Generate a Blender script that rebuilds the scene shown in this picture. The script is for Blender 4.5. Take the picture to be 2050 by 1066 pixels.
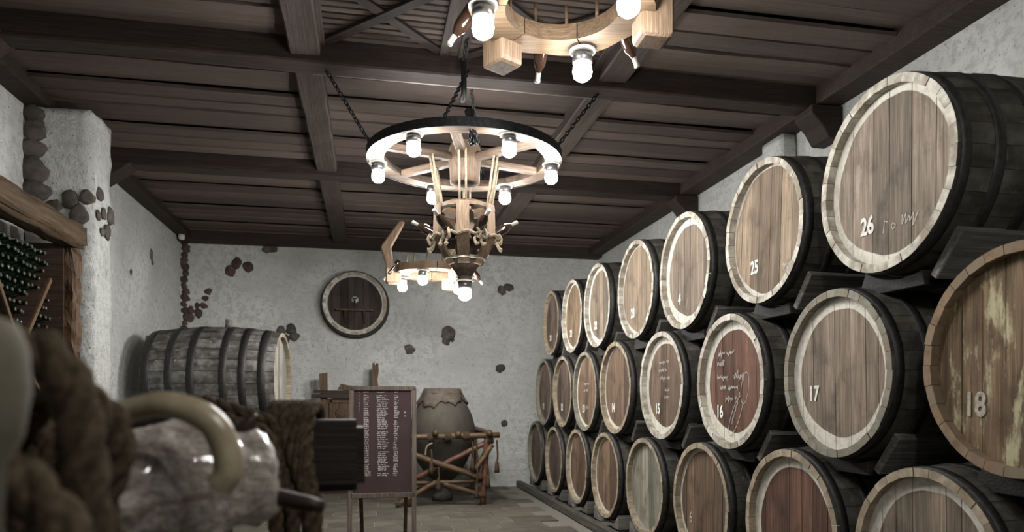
import bpy, bmesh, math, random
from mathutils import Vector, Matrix, noise
R_ = math.radians; PI = math.pi; TAU = 2*PI
random.seed(7)
sc = bpy.context.scene
for o in list(bpy.data.objects): bpy.data.objects.remove(o)
COL = sc.collection

# ------------------------------------------------------------------ camera
YAW = 11.35
cam = bpy.data.cameras.new('camera'); camo = bpy.data.objects.new('camera', cam); COL.objects.link(camo)
camo.location = (0, 0, 1.48); camo.rotation_euler = (R_(90), 0, R_(-YAW))
cam.sensor_width = 36; cam.lens = 36*1420/2050; cam.shift_y = 270/2050
cam.clip_start = .05; cam.clip_end = 60
cam.dof.use_dof = True; cam.dof.focus_distance = 5.0; cam.dof.aperture_fstop = 2.0
sc.camera = camo
# ------------------------------------------------------------------ world and exposure (a closed cellar, lit by its chandeliers and an added one overhead)
w = bpy.data.worlds.new('world'); sc.world = w; w.use_nodes = True
w.node_tree.nodes['Background'].inputs[0].default_value = (.02, .02, .02, 1)
w.node_tree.nodes['Background'].inputs[1].default_value = .3
sc.view_settings.view_transform = 'Standard'; sc.view_settings.look = 'None'
sc.view_settings.gamma = 1; sc.view_settings.use_curve_mapping = False
sc.view_settings.exposure = 0.5
LAMP = 260.0          # radiance of the glowing lamp glasses on the wheel; the ring chandeliers carry weaker and stronger bulbs
LAMP_NEAR, LAMP_ADDED, LAMP_FAR = 215.0, 215.0, 330.0

# ------------------------------------------------------------------ materials
class N:
    def __init__(s, name):
        s.m = bpy.data.materials.new(name); s.m.use_nodes = True
        s.t = s.m.node_tree; s.b = s.t.nodes['Principled BSDF']; s.o = s.t.nodes['Material Output']
    def n(s, typ, **kw):
        x = s.t.nodes.new(typ)
        for k, v in kw.items():
            if k.startswith('i_'):
                x.inputs[k[2:].replace('_', ' ')].default_value = v
            else: setattr(x, k, v)
        return x
    def l(s, a, b): s.t.links.new(a, b)
    def coords(s, rnd=True, which='Object'):
        tc = s.n('ShaderNodeTexCoord'); v = tc.outputs[which]
        if rnd:
            oi = s.n('ShaderNodeObjectInfo'); mm = s.n('ShaderNodeMath', operation='MULTIPLY'); mm.inputs[1].default_value = 41.0
            s.l(oi.outputs['Random'], mm.inputs[0])
            a = s.n('ShaderNodeVectorMath', operation='ADD'); s.l(v, a.inputs[0]); s.l(mm.outputs[0], a.inputs[1]); v = a.outputs[0]
        return v
    def noise(s, v, scale=(1, 1, 1), sc_=5., detail=5., rough=.55, dist=0.):
        mp = s.n('ShaderNodeMapping'); mp.inputs['Scale'].default_value = scale; s.l(v, mp.inputs['Vector'])
        t = s.n('ShaderNodeTexNoise'); t.inputs['Scale'].default_value = sc_; t.inputs['Detail'].default_value = detail
        t.inputs['Roughness'].default_value = rough; t.inputs['Distortion'].default_value = dist
        s.l(mp.outputs[0], t.inputs['Vector']); return t.outputs['Fac']
    def ramp(s, f, stops):
        r = s.n('ShaderNodeValToRGB'); e = r.color_ramp.elements
        while len(e) < len(stops): e.new(.5)
        for i, (p, c) in enumerate(stops):
            e[i].position = p; e[i].color = (c[0], c[1], c[2], 1) if hasattr(c, '__len__') else (c, c, c, 1)
        s.l(f, r.inputs[0]); return r.outputs['Color']
    def mix(s, f, a, b, mode='MIX'):
        x = s.n('ShaderNodeMix', data_type='RGBA', blend_type=mode)
        if hasattr(f, 'links') or hasattr(f, 'is_linked'): s.l(f, x.inputs[0])
        else: x.inputs[0].default_value = f
        for k, q in ((6, a), (7, b)):
            if hasattr(q, 'is_linked'): s.l(q, x.inputs[k])
            else: x.inputs[k].default_value = (q[0], q[1], q[2], 1)
        return x.outputs[2]
    def math(s, op, a, b=None, c=None):
        x = s.n('ShaderNodeMath', operation=op)
        for k, q in ((0, a), (1, b), (2, c)):
            if q is None: continue
            if hasattr(q, 'is_linked'): s.l(q, x.inputs[k])
            else: x.inputs[k].default_value = q
        return x.outputs[0]
    def bump(s, h, strength=.4, dist=.01):
        b = s.n('ShaderNodeBump'); b.inputs['Strength'].default_value = strength; b.inputs['Distance'].default_value = dist
        s.l(h, b.inputs['Height']); s.l(b.outputs[0], s.b.inputs['Normal'])
    def col(s, c): s.l(c, s.b.inputs['Base Color'])
    def vary(s, c, lo=.75, hi=1.25):
        oi = s.n('ShaderNodeObjectInfo'); mr = s.n('ShaderNodeMapRange'); mr.inputs[3].default_value = lo; mr.inputs[4].default_value = hi
        s.l(oi.outputs['Random'], mr.inputs[0])
        x = s.n('ShaderNodeVectorMath', operation='SCALE'); s.l(c, x.inputs[0]); s.l(mr.outputs[0], x.inputs['Scale']); return x.outputs[0]
    def set(s, rough=.7, metal=0., spec=None):
        s.b.inputs['Roughness'].default_value = rough; s.b.inputs['Metallic'].default_value = metal
        if spec is not None: s.b.inputs['Specular IOR Level'].default_value = spec
        return s.m

def wood(name, dark, light, grain='z', sc_=1., rough=.75, bump=.5, lo=.8, hi=1.2, stain=.35, spec=.3, lines=.55):
    k = N(name); v = k.coords()
    S = {'x': (.6, 9, 9), 'y': (9, .6, 9), 'z': (9, 9, .6)}[grain]
    S2 = {'x': (2, 60, 60), 'y': (60, 2, 60), 'z': (60, 60, 2)}[grain]
    a = k.noise(v, S, 2.2*sc_, 8, .6, .8); b = k.noise(v, S2, 1.5*sc_, 4, .6); g = k.noise(v, (1, 1, 1), 3., 5, .6)
    c = k.ramp(a, [(.25, dark), (.72, light)])
    c = k.mix(k.math('MULTIPLY', k.ramp(b, [(.4, 1), (.62, 0)]), lines), c, [q*.45 for q in dark])
    c = k.mix(k.ramp(g, [(.45, 0), (.75, stain)]), c, [q*.5 for q in dark])
    k.col(k.vary(c, lo, hi)); k.bump(k.math('ADD', k.math('MULTIPLY', a, .6), b), bump, .006)
    return k.set(rough, 0, spec)

def plaster(name, base=(.60, .612, .585)):
    k = N(name); v = k.coords(False)
    a = k.noise(v, (1, 1, 1), 1.1, 6, .6); b = k.noise(v, (1, 1, 1), 14, 6, .65); s_ = k.noise(v, (1, 1, .35), 9, 5, .7)
    f = k.noise(v, (1, 1, 1), 38, 3, .6); w_ = k.noise(v, (.7, .7, 6), 3, 4, .6)
    c = k.ramp(a, [(.3, [q*.72 for q in base]), (.65, base)])
    c = k.mix(k.ramp(b, [(.42, 1), (.52, 0)]), c, [q*.75 for q in base])
    c = k.mix(k.ramp(s_, [(.62, 0), (.72, .7)]), c, (.20, .195, .185))
    c = k.mix(k.ramp(f, [(.64, 0), (.70, .85)]), c, (.09, .085, .08))
    c = k.mix(k.ramp(w_, [(.3, .25), (.42, 0)]), c, (.30, .30, .28))
    k.col(c); k.bump(k.math('ADD', k.math('MULTIPLY', b, .9), k.math('ADD', k.math('MULTIPLY', w_, .5), k.math('MULTIPLY', f, .3))), .9, .03)
    return k.set(.92, 0, .2)

def simple(name, c1, c2, sc_=20., rough=.6, metal=0., bump=.2, spec=None, lo=.85, hi=1.15):
    k = N(name); v = k.coords(); a = k.noise(v, (1, 1, 1), sc_, 6, .6)
    k.col(k.vary(k.ramp(a, [(.3, c1), (.7, c2)]), lo, hi)); k.bump(a, bump, .004); return k.set(rough, metal, spec)

M = {}
M['plaster'] = plaster('whitewashed_plaster')
M['ceil'] = wood('ceiling_board_wood', (.078, .057, .047), (.115, .087, .073), 'x', 1., .8, .35, .72, 1.28, .2, lines=.25)
M['beam_x'] = wood('dark_beam_wood_across', (.022, .015, .012), (.052, .036, .029), 'x', 1., .7)
M['beam_y'] = wood('dark_beam_wood_along', (.045, .033, .026), (.095, .071, .057), 'y', 1., .7)
M['lintel'] = wood('weathered_log_wood', (.05, .031, .016), (.15, .10, .058), 'y', .8, .75, 1.)
M['bark'] = wood('bark_edge_wood', (.035, .018, .008), (.22, .12, .05), 'z', 1.6, .5, 1., stain=.5)
M['rackwood'] = wood('rack_board_wood', (.035, .022, .014), (.10, .062, .038), 'x', 1., .7)
M['racklight'] = wood('rack_batten_wood', (.10, .055, .028), (.18, .105, .058), 'x', 1., .7)
M['dark'] = wood('dark_timber', (.018, .016, .015), (.055, .05, .046), 'x', 1., .7)
M['chock'] = wood('grey_chock_wood', (.08, .076, .07), (.25, .24, .225), 'x', 1., .8)
M['skid'] = wood('skid_timber', (.045, .042, .036), (.13, .12, .10), 'y', 1., .8)
M['stave'] = None
def stave_mat(name, a_, b_, dust):
    k = N(name); v = k.coords(); v0 = k.coords(False)
    a = k.noise(v, (1, 12, 12), 1.5, 6, .6); g = k.noise(v, (1, 1, 1), 6., 6, .65); s_ = k.noise(v, (14, 3, 3), 2.5, 4, .6)
    c = k.ramp(a, [(.3, a_), (.7, b_)])
    c = k.mix(k.ramp(g, [(.45, 0), (.7, .6)]), c, dust)
    c = k.mix(k.ramp(s_, [(.66, 0), (.74, .5)]), c, [q*1.6 for q in dust])
    k.col(k.vary(c, .75, 1.25)); k.bump(k.math('ADD', a, g), .4, .005); return k.set(.75, 0, .25)
M['stave'] = stave_mat('dark_stave_wood', (.026, .0235, .020), (.066, .060, .051), (.14, .138, .118))
M['tunstave'] = stave_mat('chalky_stave_wood', (.04, .036, .034), (.12, .112, .104), (.42, .415, .40))
def chime_mat(name, c_, dirty):
    k = N(name); v = k.coords(); a = k.noise(v, (1, 1, 1), 16, 6, .65); b = k.noise(v, (1, 1, 1), 5, 4, .6)
    c = k.ramp(a, [(.3, [q*.55 for q in c_]), (.6, c_)])
    c = k.mix(k.ramp(b, [(.42, dirty), (.58, 0)]), c, (.20, .16, .115))
    k.col(k.vary(c, .93, 1.05)); k.bump(a, .5, .006); return k.set(.85, 0, .2)
M['chime_white'] = chime_mat('whitewashed_chime', (.60, .57, .50), .75)
M['chime_tan'] = chime_mat('tan_chime', (.44, .37, .27), .7)
M['chime_brown'] = chime_mat('raw_brown_chime', (.24, .165, .10), .8)
M['chime_grey'] = chime_mat('grey_green_chime', (.27, .265, .22), .7)
M['hoop'] = simple('black_iron_hoop', (.012, .012, .012), (.045, .042, .04), 30, .55, .4, .3)
M['iron'] = simple('black_wrought_iron', (.01, .01, .011), (.035, .035, .036), 40, .5, .7, .3)
M['steel'] = simple('scratched_lamp_cap_metal', (.10, .10, .10), (.25, .25, .25), 40, .35, .9, .2)
M['plate'] = simple('pale_lamp_plate', (.35, .34, .31), (.5, .49, .45), 20, .5)
M['chan'] = wood('chandelier_pale_wood', (.075, .045, .024), (.20, .135, .08), 'x', 1.4, .6, .6)
M['chan_z'] = wood('chandelier_upright_wood', (.12, .076, .043), (.30, .21, .14), 'z', 2.2, .6, .7)
M['chan_dk'] = wood('chandelier_dark_wood', (.05, .035, .025), (.15, .105, .075), 'z', 1.4, .6)
M['hub'] = wood('wheel_hub_wood', (.09, .056, .036), (.22, .15, .10), 'z', 1.6, .65, .7)
M['felloe'] = wood('wheel_rim_wood', (.06, .039, .026), (.17, .12, .085), 'x', 1.2, .65, .7)
M['stone'] = simple('river_stone', (.04, .034, .028), (.115, .10, .085), 14, .85, 0, .8, lo=.6, hi=1.4)
M['stone_red'] = simple('dark_red_stone', (.035, .022, .02), (.10, .06, .052), 14, .85, 0, .8, lo=.6, hi=1.4)
M['rope'] = simple('hemp_rope', (.022, .016, .010), (.10, .073, .047), 70, .95, 0, 1., spec=.1, lo=.9, hi=1.1)
M['rope_pale'] = simple('pale_cotton_rope', (.15, .115, .075), (.32, .26, .185), 60, .9, 0, .6)
M['bottle'] = None
def glass_dark(name, c, rough=.12):
    k = N(name); k.b.inputs['Base Color'].default_value = (*c, 1); k.b.inputs['Specular IOR Level'].default_value = .7
    k.b.inputs['Coat Weight'].default_value = .5; return k.set(rough)
M['bottle'] = glass_dark('dark_green_bottle_glass', (.006, .014, .007))
M['bottle_br'] = glass_dark('dark_brown_bottle_glass', (.016, .008, .005))
M['foil'] = simple('grey_bottle_capsule', (.16, .14, .12), (.36, .32, .28), 30, .4, .3, .1)
M['foil_dk'] = simple('dusty_bottle_mouth', (.012, .016, .012), (.085, .09, .075), 60, .16, 0, .1)
M['clay'] = None
def clay():
    k = N('weathered_clay'); v = k.coords(False); a = k.noise(v, (1, 1, .5), 3, 7, .65); b = k.noise(v, (2, 2, .6), 5, 5, .6); f = k.noise(v, (1, 1, 1), 40, 4, .6)
    c = k.ramp(a, [(.3, (.026, .023, .018)), (.7, (.068, .060, .045))]); c = k.mix(k.ramp(b, [(.55, 0), (.75, .6)]), c, (.022, .02, .016))
    k.col(c); k.bump(k.math('ADD', a, k.math('MULTIPLY', f, .5)), .6, .015); return k.set(.85)
M['clay'] = clay()
M['hide'] = simple('stiff_hide_cover', (.04, .031, .024), (.10, .08, .061), 12, .8, 0, .6)
M['pole'] = wood('varnished_pole_wood', (.05, .029, .015), (.16, .10, .052), 'x', 1., .45, .6)
M['pole_red'] = wood('red_brown_pole_wood', (.07, .03, .018), (.19, .085, .05), 'x', 1., .45, .6)
M['gate'] = wood('old_carved_wood', (.045, .026, .014), (.20, .13, .075), 'z', 1.5, .7, .9)
M['gate_dk'] = wood('old_dark_rail_wood', (.022, .014, .011), (.085, .055, .042), 'x', 1.2, .7, .9)
M['board'] = simple('maroon_board_paint', (.040, .021, .022), (.058, .032, .033), 5, .85, 0, .1)
M['bframe'] = wood('board_frame_wood', (.10, .075, .062), (.20, .16, .135), 'z', 1., .7, .4)
M['chalk'] = simple('white_chalk', (.48, .45, .44), (.80, .77, .75), 300, .95)
M['paint'] = simple('white_stencil_paint', (.55, .54, .50), (.82, .81, .77), 60, .8)
M['paint_worn'] = simple('worn_stencil_paint', (.22, .19, .14), (.55, .51, .43), 45, .85)
M['chalk_thin'] = simple('faint_chalk', (.30, .27, .24), (.62, .58, .54), 200, .95)
M['log'] = None
def logm():
    k = N('varnished_gnarled_log'); v = k.coords(False)
    a = k.noise(v, (3, 14, 14), 2.2, 7, .65, 1.5); b = k.noise(v, (1, 1, 1), 14, 5, .6, 1.); o_ = k.noise(v, (1, 1, 1), 9, 3, .5)
    c = k.ramp(a, [(.3, (.17, .13, .10)), (.42, (.50, .43, .37)), (.7, (.74, .68, .61))])
    c = k.mix(k.ramp(o_, [(.60, 0), (.70, .8)]), c, (.20, .085, .025))
    ck = k.noise(v, (2, 9, 9), 3.1, 6, .7, 2.5); c = k.mix(k.ramp(ck, [(.45, 0), (.5, .6), (.55, 0)]), c, (.06, .042, .03))
    k.col(c); k.bump(k.math('ADD', k.math('MULTIPLY', a, 1.4), b), .8, .03); k.b.inputs['Coat Weight'].default_value = 1.; k.b.inputs['Coat Roughness'].default_value = .12
    return k.set(.35)
M['log'] = logm()
M['fgbeam'] = wood('dark_press_beam', (.008, .005, .004), (.022, .014, .011), 'x', 1., .6, .6)
M['fgpeg'] = wood('dark_peg_wood', (.012, .008, .006), (.035, .022, .017), 'x', 1., .5, .4)
M['horn'] = simple('polished_horn', (.17, .135, .085), (.33, .28, .19), 18, .28, 0, .15, spec=.6)
M['knob'] = simple('weathered_post_wood', (.085, .078, .055), (.15, .138, .10), 10, .85, 0, .4)
M['straw'] = simple('straw_stalk', (.20, .13, .05), (.40, .29, .13), 40, .7)
M['white'] = simple('white_plastic', (.6, .6, .58), (.75, .75, .73), 10, .4)
M['brass'] = simple('dull_brass', (.28, .26, .22), (.55, .52, .46), 25, .35, .6)
M['slot_light'] = simple('pale_slot_light', (.55, .53, .50), (.75, .72, .68), 30, .8)  # pale backing colour stands in for light showing between the ceiling slats
M['sheen'] = wood('worn_pale_lath', (.16, .135, .12), (.34, .30, .27), 'x', 1., .35, .3)
M['slab'] = simple('dark_roof_void', (.02, .016, .014), (.035, .028, .024), 4, .9)
M['mortar'] = simple('floor_mortar', (.13, .123, .103), (.19, .18, .153), 30, .95, 0, .5)
def tile():
    k = N('worn_stone_tile'); v = k.coords(); a = k.noise(v, (1, 1, 1), 4, 6, .6); b = k.noise(v, (1, 7, 1), 6, 5, .6); f = k.noise(v, (1, 1, 1), 45, 4, .6)
    c = k.ramp(a, [(.3, (.075, .068, .053)), (.7, (.135, .124, .095))]); c = k.mix(k.ramp(b, [(.5, 0), (.75, .5)]), c, (.05, .046, .036))
    k.col(k.vary(c, .8, 1.2)); k.bump(k.math('ADD', b, k.math('MULTIPLY', f, .5)), .4, .006); return k.set(.75, 0, .3)
M['tile'] = tile()
def lampglass(nm, st):
    k = N(nm); k.b.inputs['Base Color'].default_value = (.9, .9, .9, 1)
    k.b.inputs['Emission Color'].default_value = (1., .98, .95, 1); k.b.inputs['Emission Strength'].default_value = st; return k.set(.3)
M['lamp'] = lampglass('glowing_lamp_glass', LAMP)
M['lamp_near'] = lampglass('glowing_lamp_glass_weak', LAMP_NEAR); M['lamp_added'] = lampglass('added_lamp_glass', LAMP_ADDED); M['lamp_far'] = lampglass('glowing_lamp_glass_strong', LAMP_FAR)

def head_mat(name, dark, light, ring=.40, amp=.02, ringcol=(.62, .59, .52), poly=0., streak=(.20, .10, .055), stk=.4, patch=None):
    """cask head: grained boards with a whitewashed band painted round the edge (barrel units, head radius .49)"""
    k = N(name); v = k.coords(); v0 = k.coords(False)
    a = k.noise(v, (6, 9, .5), 2.4, 8, .62, .6); b = k.noise(v, (50, 60, 2), 1.6, 4, .6); g = k.noise(v0, (3, 3, 3), 1.6, 5, .6); r_ = k.noise(v0, (5, 6, .6), 1.6, 4, .6)
    c = k.ramp(a, [(.28, dark), (.72, light)])
    c = k.mix(k.ramp(r_, [(.5, 0), (.7, stk)]), c, streak)
    c = k.mix(k.math('MULTIPLY', k.ramp(b, [(.4, 1), (.6, 0)]), .5), c, [q*.45 for q in dark])
    c = k.mix(k.ramp(g, [(.5, 0), (.75, .45)]), c, [q*.55 for q in dark])
    c = k.mix(k.ramp(k.noise(v0, (4, 3, 2), 2.3, 6, .7), [(.52, 0), (.68, .55)]), c, [q*.42 for q in dark])
    c = k.vary(c, .62, 1.3)
    if patch: c = k.mix(k.ramp(k.noise(v0, (2, 4, 1.2), 2.6, 7, .72), [(.53, 0), (.62, .75)]), c, patch)
    sp = k.n('ShaderNodeSeparateXYZ'); k.l(v0, sp.inputs[0])
    rad = k.math('SQRT', k.math('ADD', k.math('POWER', sp.outputs[1], 2.), k.math('POWER', sp.outputs[2], 2.)))
    n1 = k.noise(v0, (1, 1, 1), 3.2, 2, .4); n2 = k.noise(v0, (1, 1, 1), 45, 4, .7); n3 = k.noise(v0, (1, 1, 1), 18, 6, .7)
    edge = k.math('ADD', rad, k.math('ADD', k.math('MULTIPLY', k.math('SUBTRACT', n1, .5), amp*3), k.math('MULTIPLY', k.math('SUBTRACT', n2, .5), amp*.35)))
    msk = k.ramp(k.math('MULTIPLY', k.math('SUBTRACT', edge, ring-.5/200), 200.), [(0, 0), (1, 1)])
    rc = k.ramp(n3, [(.3, [q*.62 for q in ringcol]), (.55, ringcol)])
    k.col(k.mix(msk, c, rc)); k.bump(k.math('ADD', a, b), .45, .006); return k.set(.8, 0, .25)

# ------------------------------------------------------------------ helpers
def tag(o, label=None, cat=None, group=None, kind=None):
    if label: o['label'] = label
    if cat: o['category'] = cat
    if group: o['group'] = group
    if kind: o['kind'] = kind
    return o
def thing(name, label, cat, loc=(0, 0, 0), rot=(0, 0, 0), group=None):
    o = bpy.data.objects.new(name, None); COL.objects.link(o); o.empty_display_size = .1
    o.location = loc; o.rotation_euler = rot; return tag(o, label, cat, group)
def add(name, me, parent=None, loc=(0, 0, 0), rot=(0, 0, 0), scale=(1, 1, 1)):
    o = bpy.data.objects.new(name, me); COL.objects.link(o); o.parent = parent
    o.location = loc; o.rotation_euler = rot; o.scale = scale; return o
def mesh(name, vs, fs, mats, smooth=False, mi=None):
    me = bpy.data.meshes.new(name); me.from_pydata([tuple(v) for v in vs], [], fs)
    for m in (mats if isinstance(mats, (list, tuple)) else [mats]): me.materials.append(m)
    bm = bmesh.new(); bm.from_mesh(me)
    if mi:
        bm.faces.ensure_lookup_table()
        for i, q in enumerate(mi): bm.faces[i].material_index = q
    bmesh.ops.recalc_face_normals(bm, faces=bm.faces); bm.to_mesh(me); bm.free()
    if smooth:
        for p in me.polygons: p.use_smooth = True
    return me
def wob(me, amp, sc_=4., seed=0):
    for v in me.vertices:
        q = v.co*sc_ + Vector((seed*3.1, seed*1.7, seed)); v.co += Vector((noise.noise(q), noise.noise(q+Vector((9, 0, 0))), noise.noise(q+Vector((0, 9, 0)))))*amp
    return me
def boxm(name, sx, sy, sz, m, bev=.006, seg=(1, 1, 1), amp=0., seed=0, c=(0, 0, 0), segs=1, smooth=False):
    bm = bmesh.new(); bmesh.ops.create_cube(bm, size=1)
    bmesh.ops.scale(bm, vec=(sx, sy, sz), verts=bm.verts)
    for ax, n_ in enumerate(seg):
        if n_ > 1:
            L = (sx, sy, sz)[ax]
            for i in range(1, n_):
                p = [0, 0, 0]; p[ax] = -L/2+L*i/n_; nn = [0, 0, 0]; nn[ax] = 1
                bmesh.ops.bisect_plane(bm, geom=bm.verts[:]+bm.edges[:]+bm.faces[:], plane_co=p, plane_no=nn)
    if bev:
        ed = [e for e in bm.edges if len(e.link_faces) == 2 and e.calc_face_angle() > .5]
        bmesh.ops.bevel(bm, geom=ed, offset=bev, segments=segs, affect='EDGES')
    bmesh.ops.translate(bm, vec=c, verts=bm.verts)
    me = bpy.data.meshes.new(name); bm.to_mesh(me); bm.free(); me.materials.append(m)
    if smooth:
        for p in me.polygons: p.use_smooth = True
    if amp: wob(me, amp, 4., seed)
    return me
def prism(name, pts, axis, a, b, m, bev=0.):
    """polygon pts (u,v) extruded from a to b along axis ('x': u=y,v=z; 'y': u=x,v=z; 'z': u=x,v=y)"""
    f = {'x': lambda u, v, t: (t, u, v), 'y': lambda u, v, t: (u, t, v), 'z': lambda u, v, t: (u, v, t)}[axis]
    n_ = len(pts); vs = [f(u, v, a) for u, v in pts]+[f(u, v, b) for u, v in pts]
    fs = [list(range(n_)), list(range(n_, 2*n_))]+[[i, (i+1) % n_, n_+(i+1) % n_, n_+i] for i in range(n_)]
    me = mesh(name, vs, fs, m)
    if bev:
        bm = bmesh.new(); bm.from_mesh(me)
        bmesh.ops.bevel(bm, geom=[e for e in bm.edges if e.calc_face_angle(0) > .5], offset=bev, segments=1, affect='EDGES'); bm.to_mesh(me); bm.free()
    return me
def lathe(name, prof, m, n_=24, axis='z', smooth=True, amp=0., seed=0, cap=True):
    """prof [(r,h)...] turned about axis"""
    f = {'z': lambda c, s, h: (c, s, h), 'x': lambda c, s, h: (h, c, s), 'y': lambda c, s, h: (c, h, s)}[axis]
    vs = []; fs = []
    for r, h in prof:
        for i in range(n_): vs.append(f(r*math.cos(TAU*i/n_), r*math.sin(TAU*i/n_), h))
    for j in range(len(prof)-1):
        for i in range(n_): fs.append([j*n_+i, j*n_+(i+1) % n_, (j+1)*n_+(i+1) % n_, (j+1)*n_+i])
    if cap:
        fs.append(list(range(n_))); fs.append(list(range((len(prof)-1)*n_, len(prof)*n_)))
    me = mesh(name, vs, fs, m, smooth)
    if amp: wob(me, amp, 5., seed)
    return me
def ringm(name, prof, m, n_=32, axis='z', smooth=False):
    """closed profile [(r,h)...] swept round"""
    f = {'z': lambda c, s, h: (c, s, h), 'x': lambda c, s, h: (h, c, s), 'y': lambda c, s, h: (c, h, s)}[axis]
    k = len(prof); vs = []; fs = []
    for i in range(n_):
        for r, h in prof: vs.append(f(r*math.cos(TAU*i/n_), r*math.sin(TAU*i/n_), h))
    for i in range(n_):
        j = (i+1) % n_
        for q in range(k): fs.append([i*k+q, i*k+(q+1) % k, j*k+(q+1) % k, j*k+q])
    return mesh(name, vs, fs, m, smooth)
def catmull(P, per=8):
    P = [Vector(p) for p in P]; out = []
    for i in range(len(P)-1):
        p0 = P[max(i-1, 0)]; p1 = P[i]; p2 = P[i+1]; p3 = P[min(i+2, len(P)-1)]
        for k in range(per):
            t = k/per; out.append(.5*((2*p1)+(p2-p0)*t+(2*p0-5*p1+4*p2-p3)*t*t+(3*p1-p0-3*p2+p3)*t**3))
    out.append(P[-1]); return out
def frames(path):
    T = []
    for i in range(len(path)):
        T.append((path[min(i+1, len(path)-1)]-path[max(i-1, 0)]).normalized())
    u = T[0].orthogonal().normalized(); F = []
    for t in T:
        u = (u-t*u.dot(t)).normalized(); F.append((u, t.cross(u)))
    return F
def tube_geo(path, rad, n_, vs, fs, cap=True):
    F = frames(path); b = len(vs)
    for i, p in enumerate(path):
        r = rad[i] if hasattr(rad, '__len__') else rad
        for k in range(n_):
            a = TAU*k/n_; vs.append(p+(F[i][0]*math.cos(a)+F[i][1]*math.sin(a))*r)
    for i in range(len(path)-1):
        for k in range(n_): fs.append([b+i*n_+k, b+i*n_+(k+1) % n_, b+(i+1)*n_+(k+1) % n_, b+(i+1)*n_+k])
    if cap: fs.append([b+k for k in range(n_)]); fs.append([b+(len(path)-1)*n_+k for k in range(n_)])
def tubem(name, path, rad, m, n_=10, amp=0., seed=0):
    vs = []; fs = []; path = [Vector(p) for p in path]; tube_geo(path, rad, n_, vs, fs); me = mesh(name, vs, fs, m, True)
    if amp: wob(me, amp, 7., seed)
    return me
def ropem(name, pts, rad, m, per=10, pitch=6., strands=3, n_=7):
    """laid rope: strands twisted round a smooth path"""
    path = catmull(pts, per)
    # resample evenly
    L = [0.]
    for i in range(1, len(path)): L.append(L[-1]+(path[i]-path[i-1]).length)
    step = rad*.55; cnt = max(6, int(L[-1]/step)); ev = []; j = 0
    for i in range(cnt+1):
        s = L[-1]*i/cnt
        while j < len(L)-2 and L[j+1] < s: j += 1
        t = (s-L[j])/max(1e-9, L[j+1]-L[j]); ev.append(path[j].lerp(path[j+1], t))
    F = frames(ev); vs = []; fs = []
    for q in range(strands):
        sp = []
        for i, p in enumerate(ev):
            a = TAU*(q/strands + i*step/(rad*pitch)); sp.append(p+(F[i][0]*math.cos(a)+F[i][1]*math.sin(a))*rad*.48)
        tube_geo(sp, rad*.56, n_, vs, fs)
    return mesh(name, vs, fs, m, True)
def copytree(o, parent=None):
    c = o.copy(); COL.objects.link(c); c.parent = parent
    for ch in list(o.children): copytree(ch, c)
    return c
_fc = {}
def textmesh(body, size, m, shear=0., off=0., ext=.0008):
    cu = bpy.data.curves.new('t', 'FONT'); cu.body = body; cu.size = size; cu.shear = shear; cu.offset = off; cu.extrude = ext
    cu.align_x = 'CENTER'; cu.align_y = 'CENTER'
    o = bpy.data.objects.new('t', cu); COL.objects.link(o); dg = bpy.context.evaluated_depsgraph_get()
    me = bpy.data.meshes.new_from_object(o.evaluated_get(dg)); bpy.data.objects.remove(o); bpy.data.curves.remove(cu)
    me.materials.clear(); me.materials.append(m); return me
def ribbon(lines, wd, vs, fs, plane):
    """flat chalk strokes: lines of (u,v); plane(u,v,h)->xyz"""
    for ln in lines:
        for (a, b), (c, d) in zip(ln[:-1], ln[1:]):
            dx, dy = c-a, d-b; l = math.hypot(dx, dy)
            if l < 1e-6: continue
            nx, ny = -dy/l*wd/2, dx/l*wd/2; k = len(vs)
            ex, ey = dx/l*wd*.3, dy/l*wd*.3
            vs += [plane(a+nx-ex, b+ny-ey, 0), plane(a-nx-ex, b-ny-ey, 0), plane(c-nx+ex, d-ny+ey, 0), plane(c+nx+ex, d+ny+ey, 0)]; fs.append([k, k+1, k+2, k+3])
def scrawl(u, v, length, h, rnd, slant=.3, step=.5):
    """joined-up illegible handwriting"""
    out = []; x = 0.
    while x < length:
        wl = min(length-x, h*rnd.uniform(2., 5.)); ln = []; xx = 0.; up = True
        while xx < wl:
            y = h*(rnd.uniform(.55, 1.) if up else rnd.uniform(-.05, .25))
            if rnd.random() < .12: y += h*(.5 if up else -.5)
            ln.append((u+x+xx+slant*y, v+y)); xx += h*rnd.uniform(.16, .34)*step*2; up = not up
        if len(ln) > 1: out.append(ln)
        x += wl+h*rnd.uniform(.4, .8)
    return out
def frommesh_ribbon(name, lines, wd, plane, m):
    vs = []; fs = []; ribbon(lines, wd, vs, fs, plane); return mesh(name, vs, fs, m)
def chainm(name, a, b, m, link=.05, th=.005):
    a = Vector(a); b = Vector(b); d = (b-a); L = d.length; d.normalize(); u = d.orthogonal().normalized(); v = d.cross(u)
    cnt = max(2, int(L/(link*.72))); vs = []; fs = []
    for i in range(cnt+1):
        c = a+d*(L*i/cnt); s = u if i % 2 else v; pts = []
        for k in range(11):
            t = TAU*k/10; pts.append(c+d*(math.cos(t)*link*.5)+s*(math.sin(t)*link*.28))
        tube_geo(pts, th, 5, vs, fs, False)
    return mesh(name, vs, fs, m, True)
def stonem(seed, rx, ry, rz):
    rnd = random.Random(seed); bm = bmesh.new(); bmesh.ops.create_icosphere(bm, subdivisions=2, radius=1)
    for v in bm.verts:
        q = v.co*1.1+Vector((seed*2.3, seed, -seed)); v.co *= 1+.42*noise.noise(q)+.16*noise.noise(q*2.6)
        v.co = Vector((v.co.x*rx, v.co.y*ry, v.co.z*rz))
    me = bpy.data.meshes.new('stone'); bm.to_mesh(me); bm.free()
    return me

# room (metres)
XL, XR, YB, YF, ZC = -2.95, 4.0, 12.1, -2.6, 4.14
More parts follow.
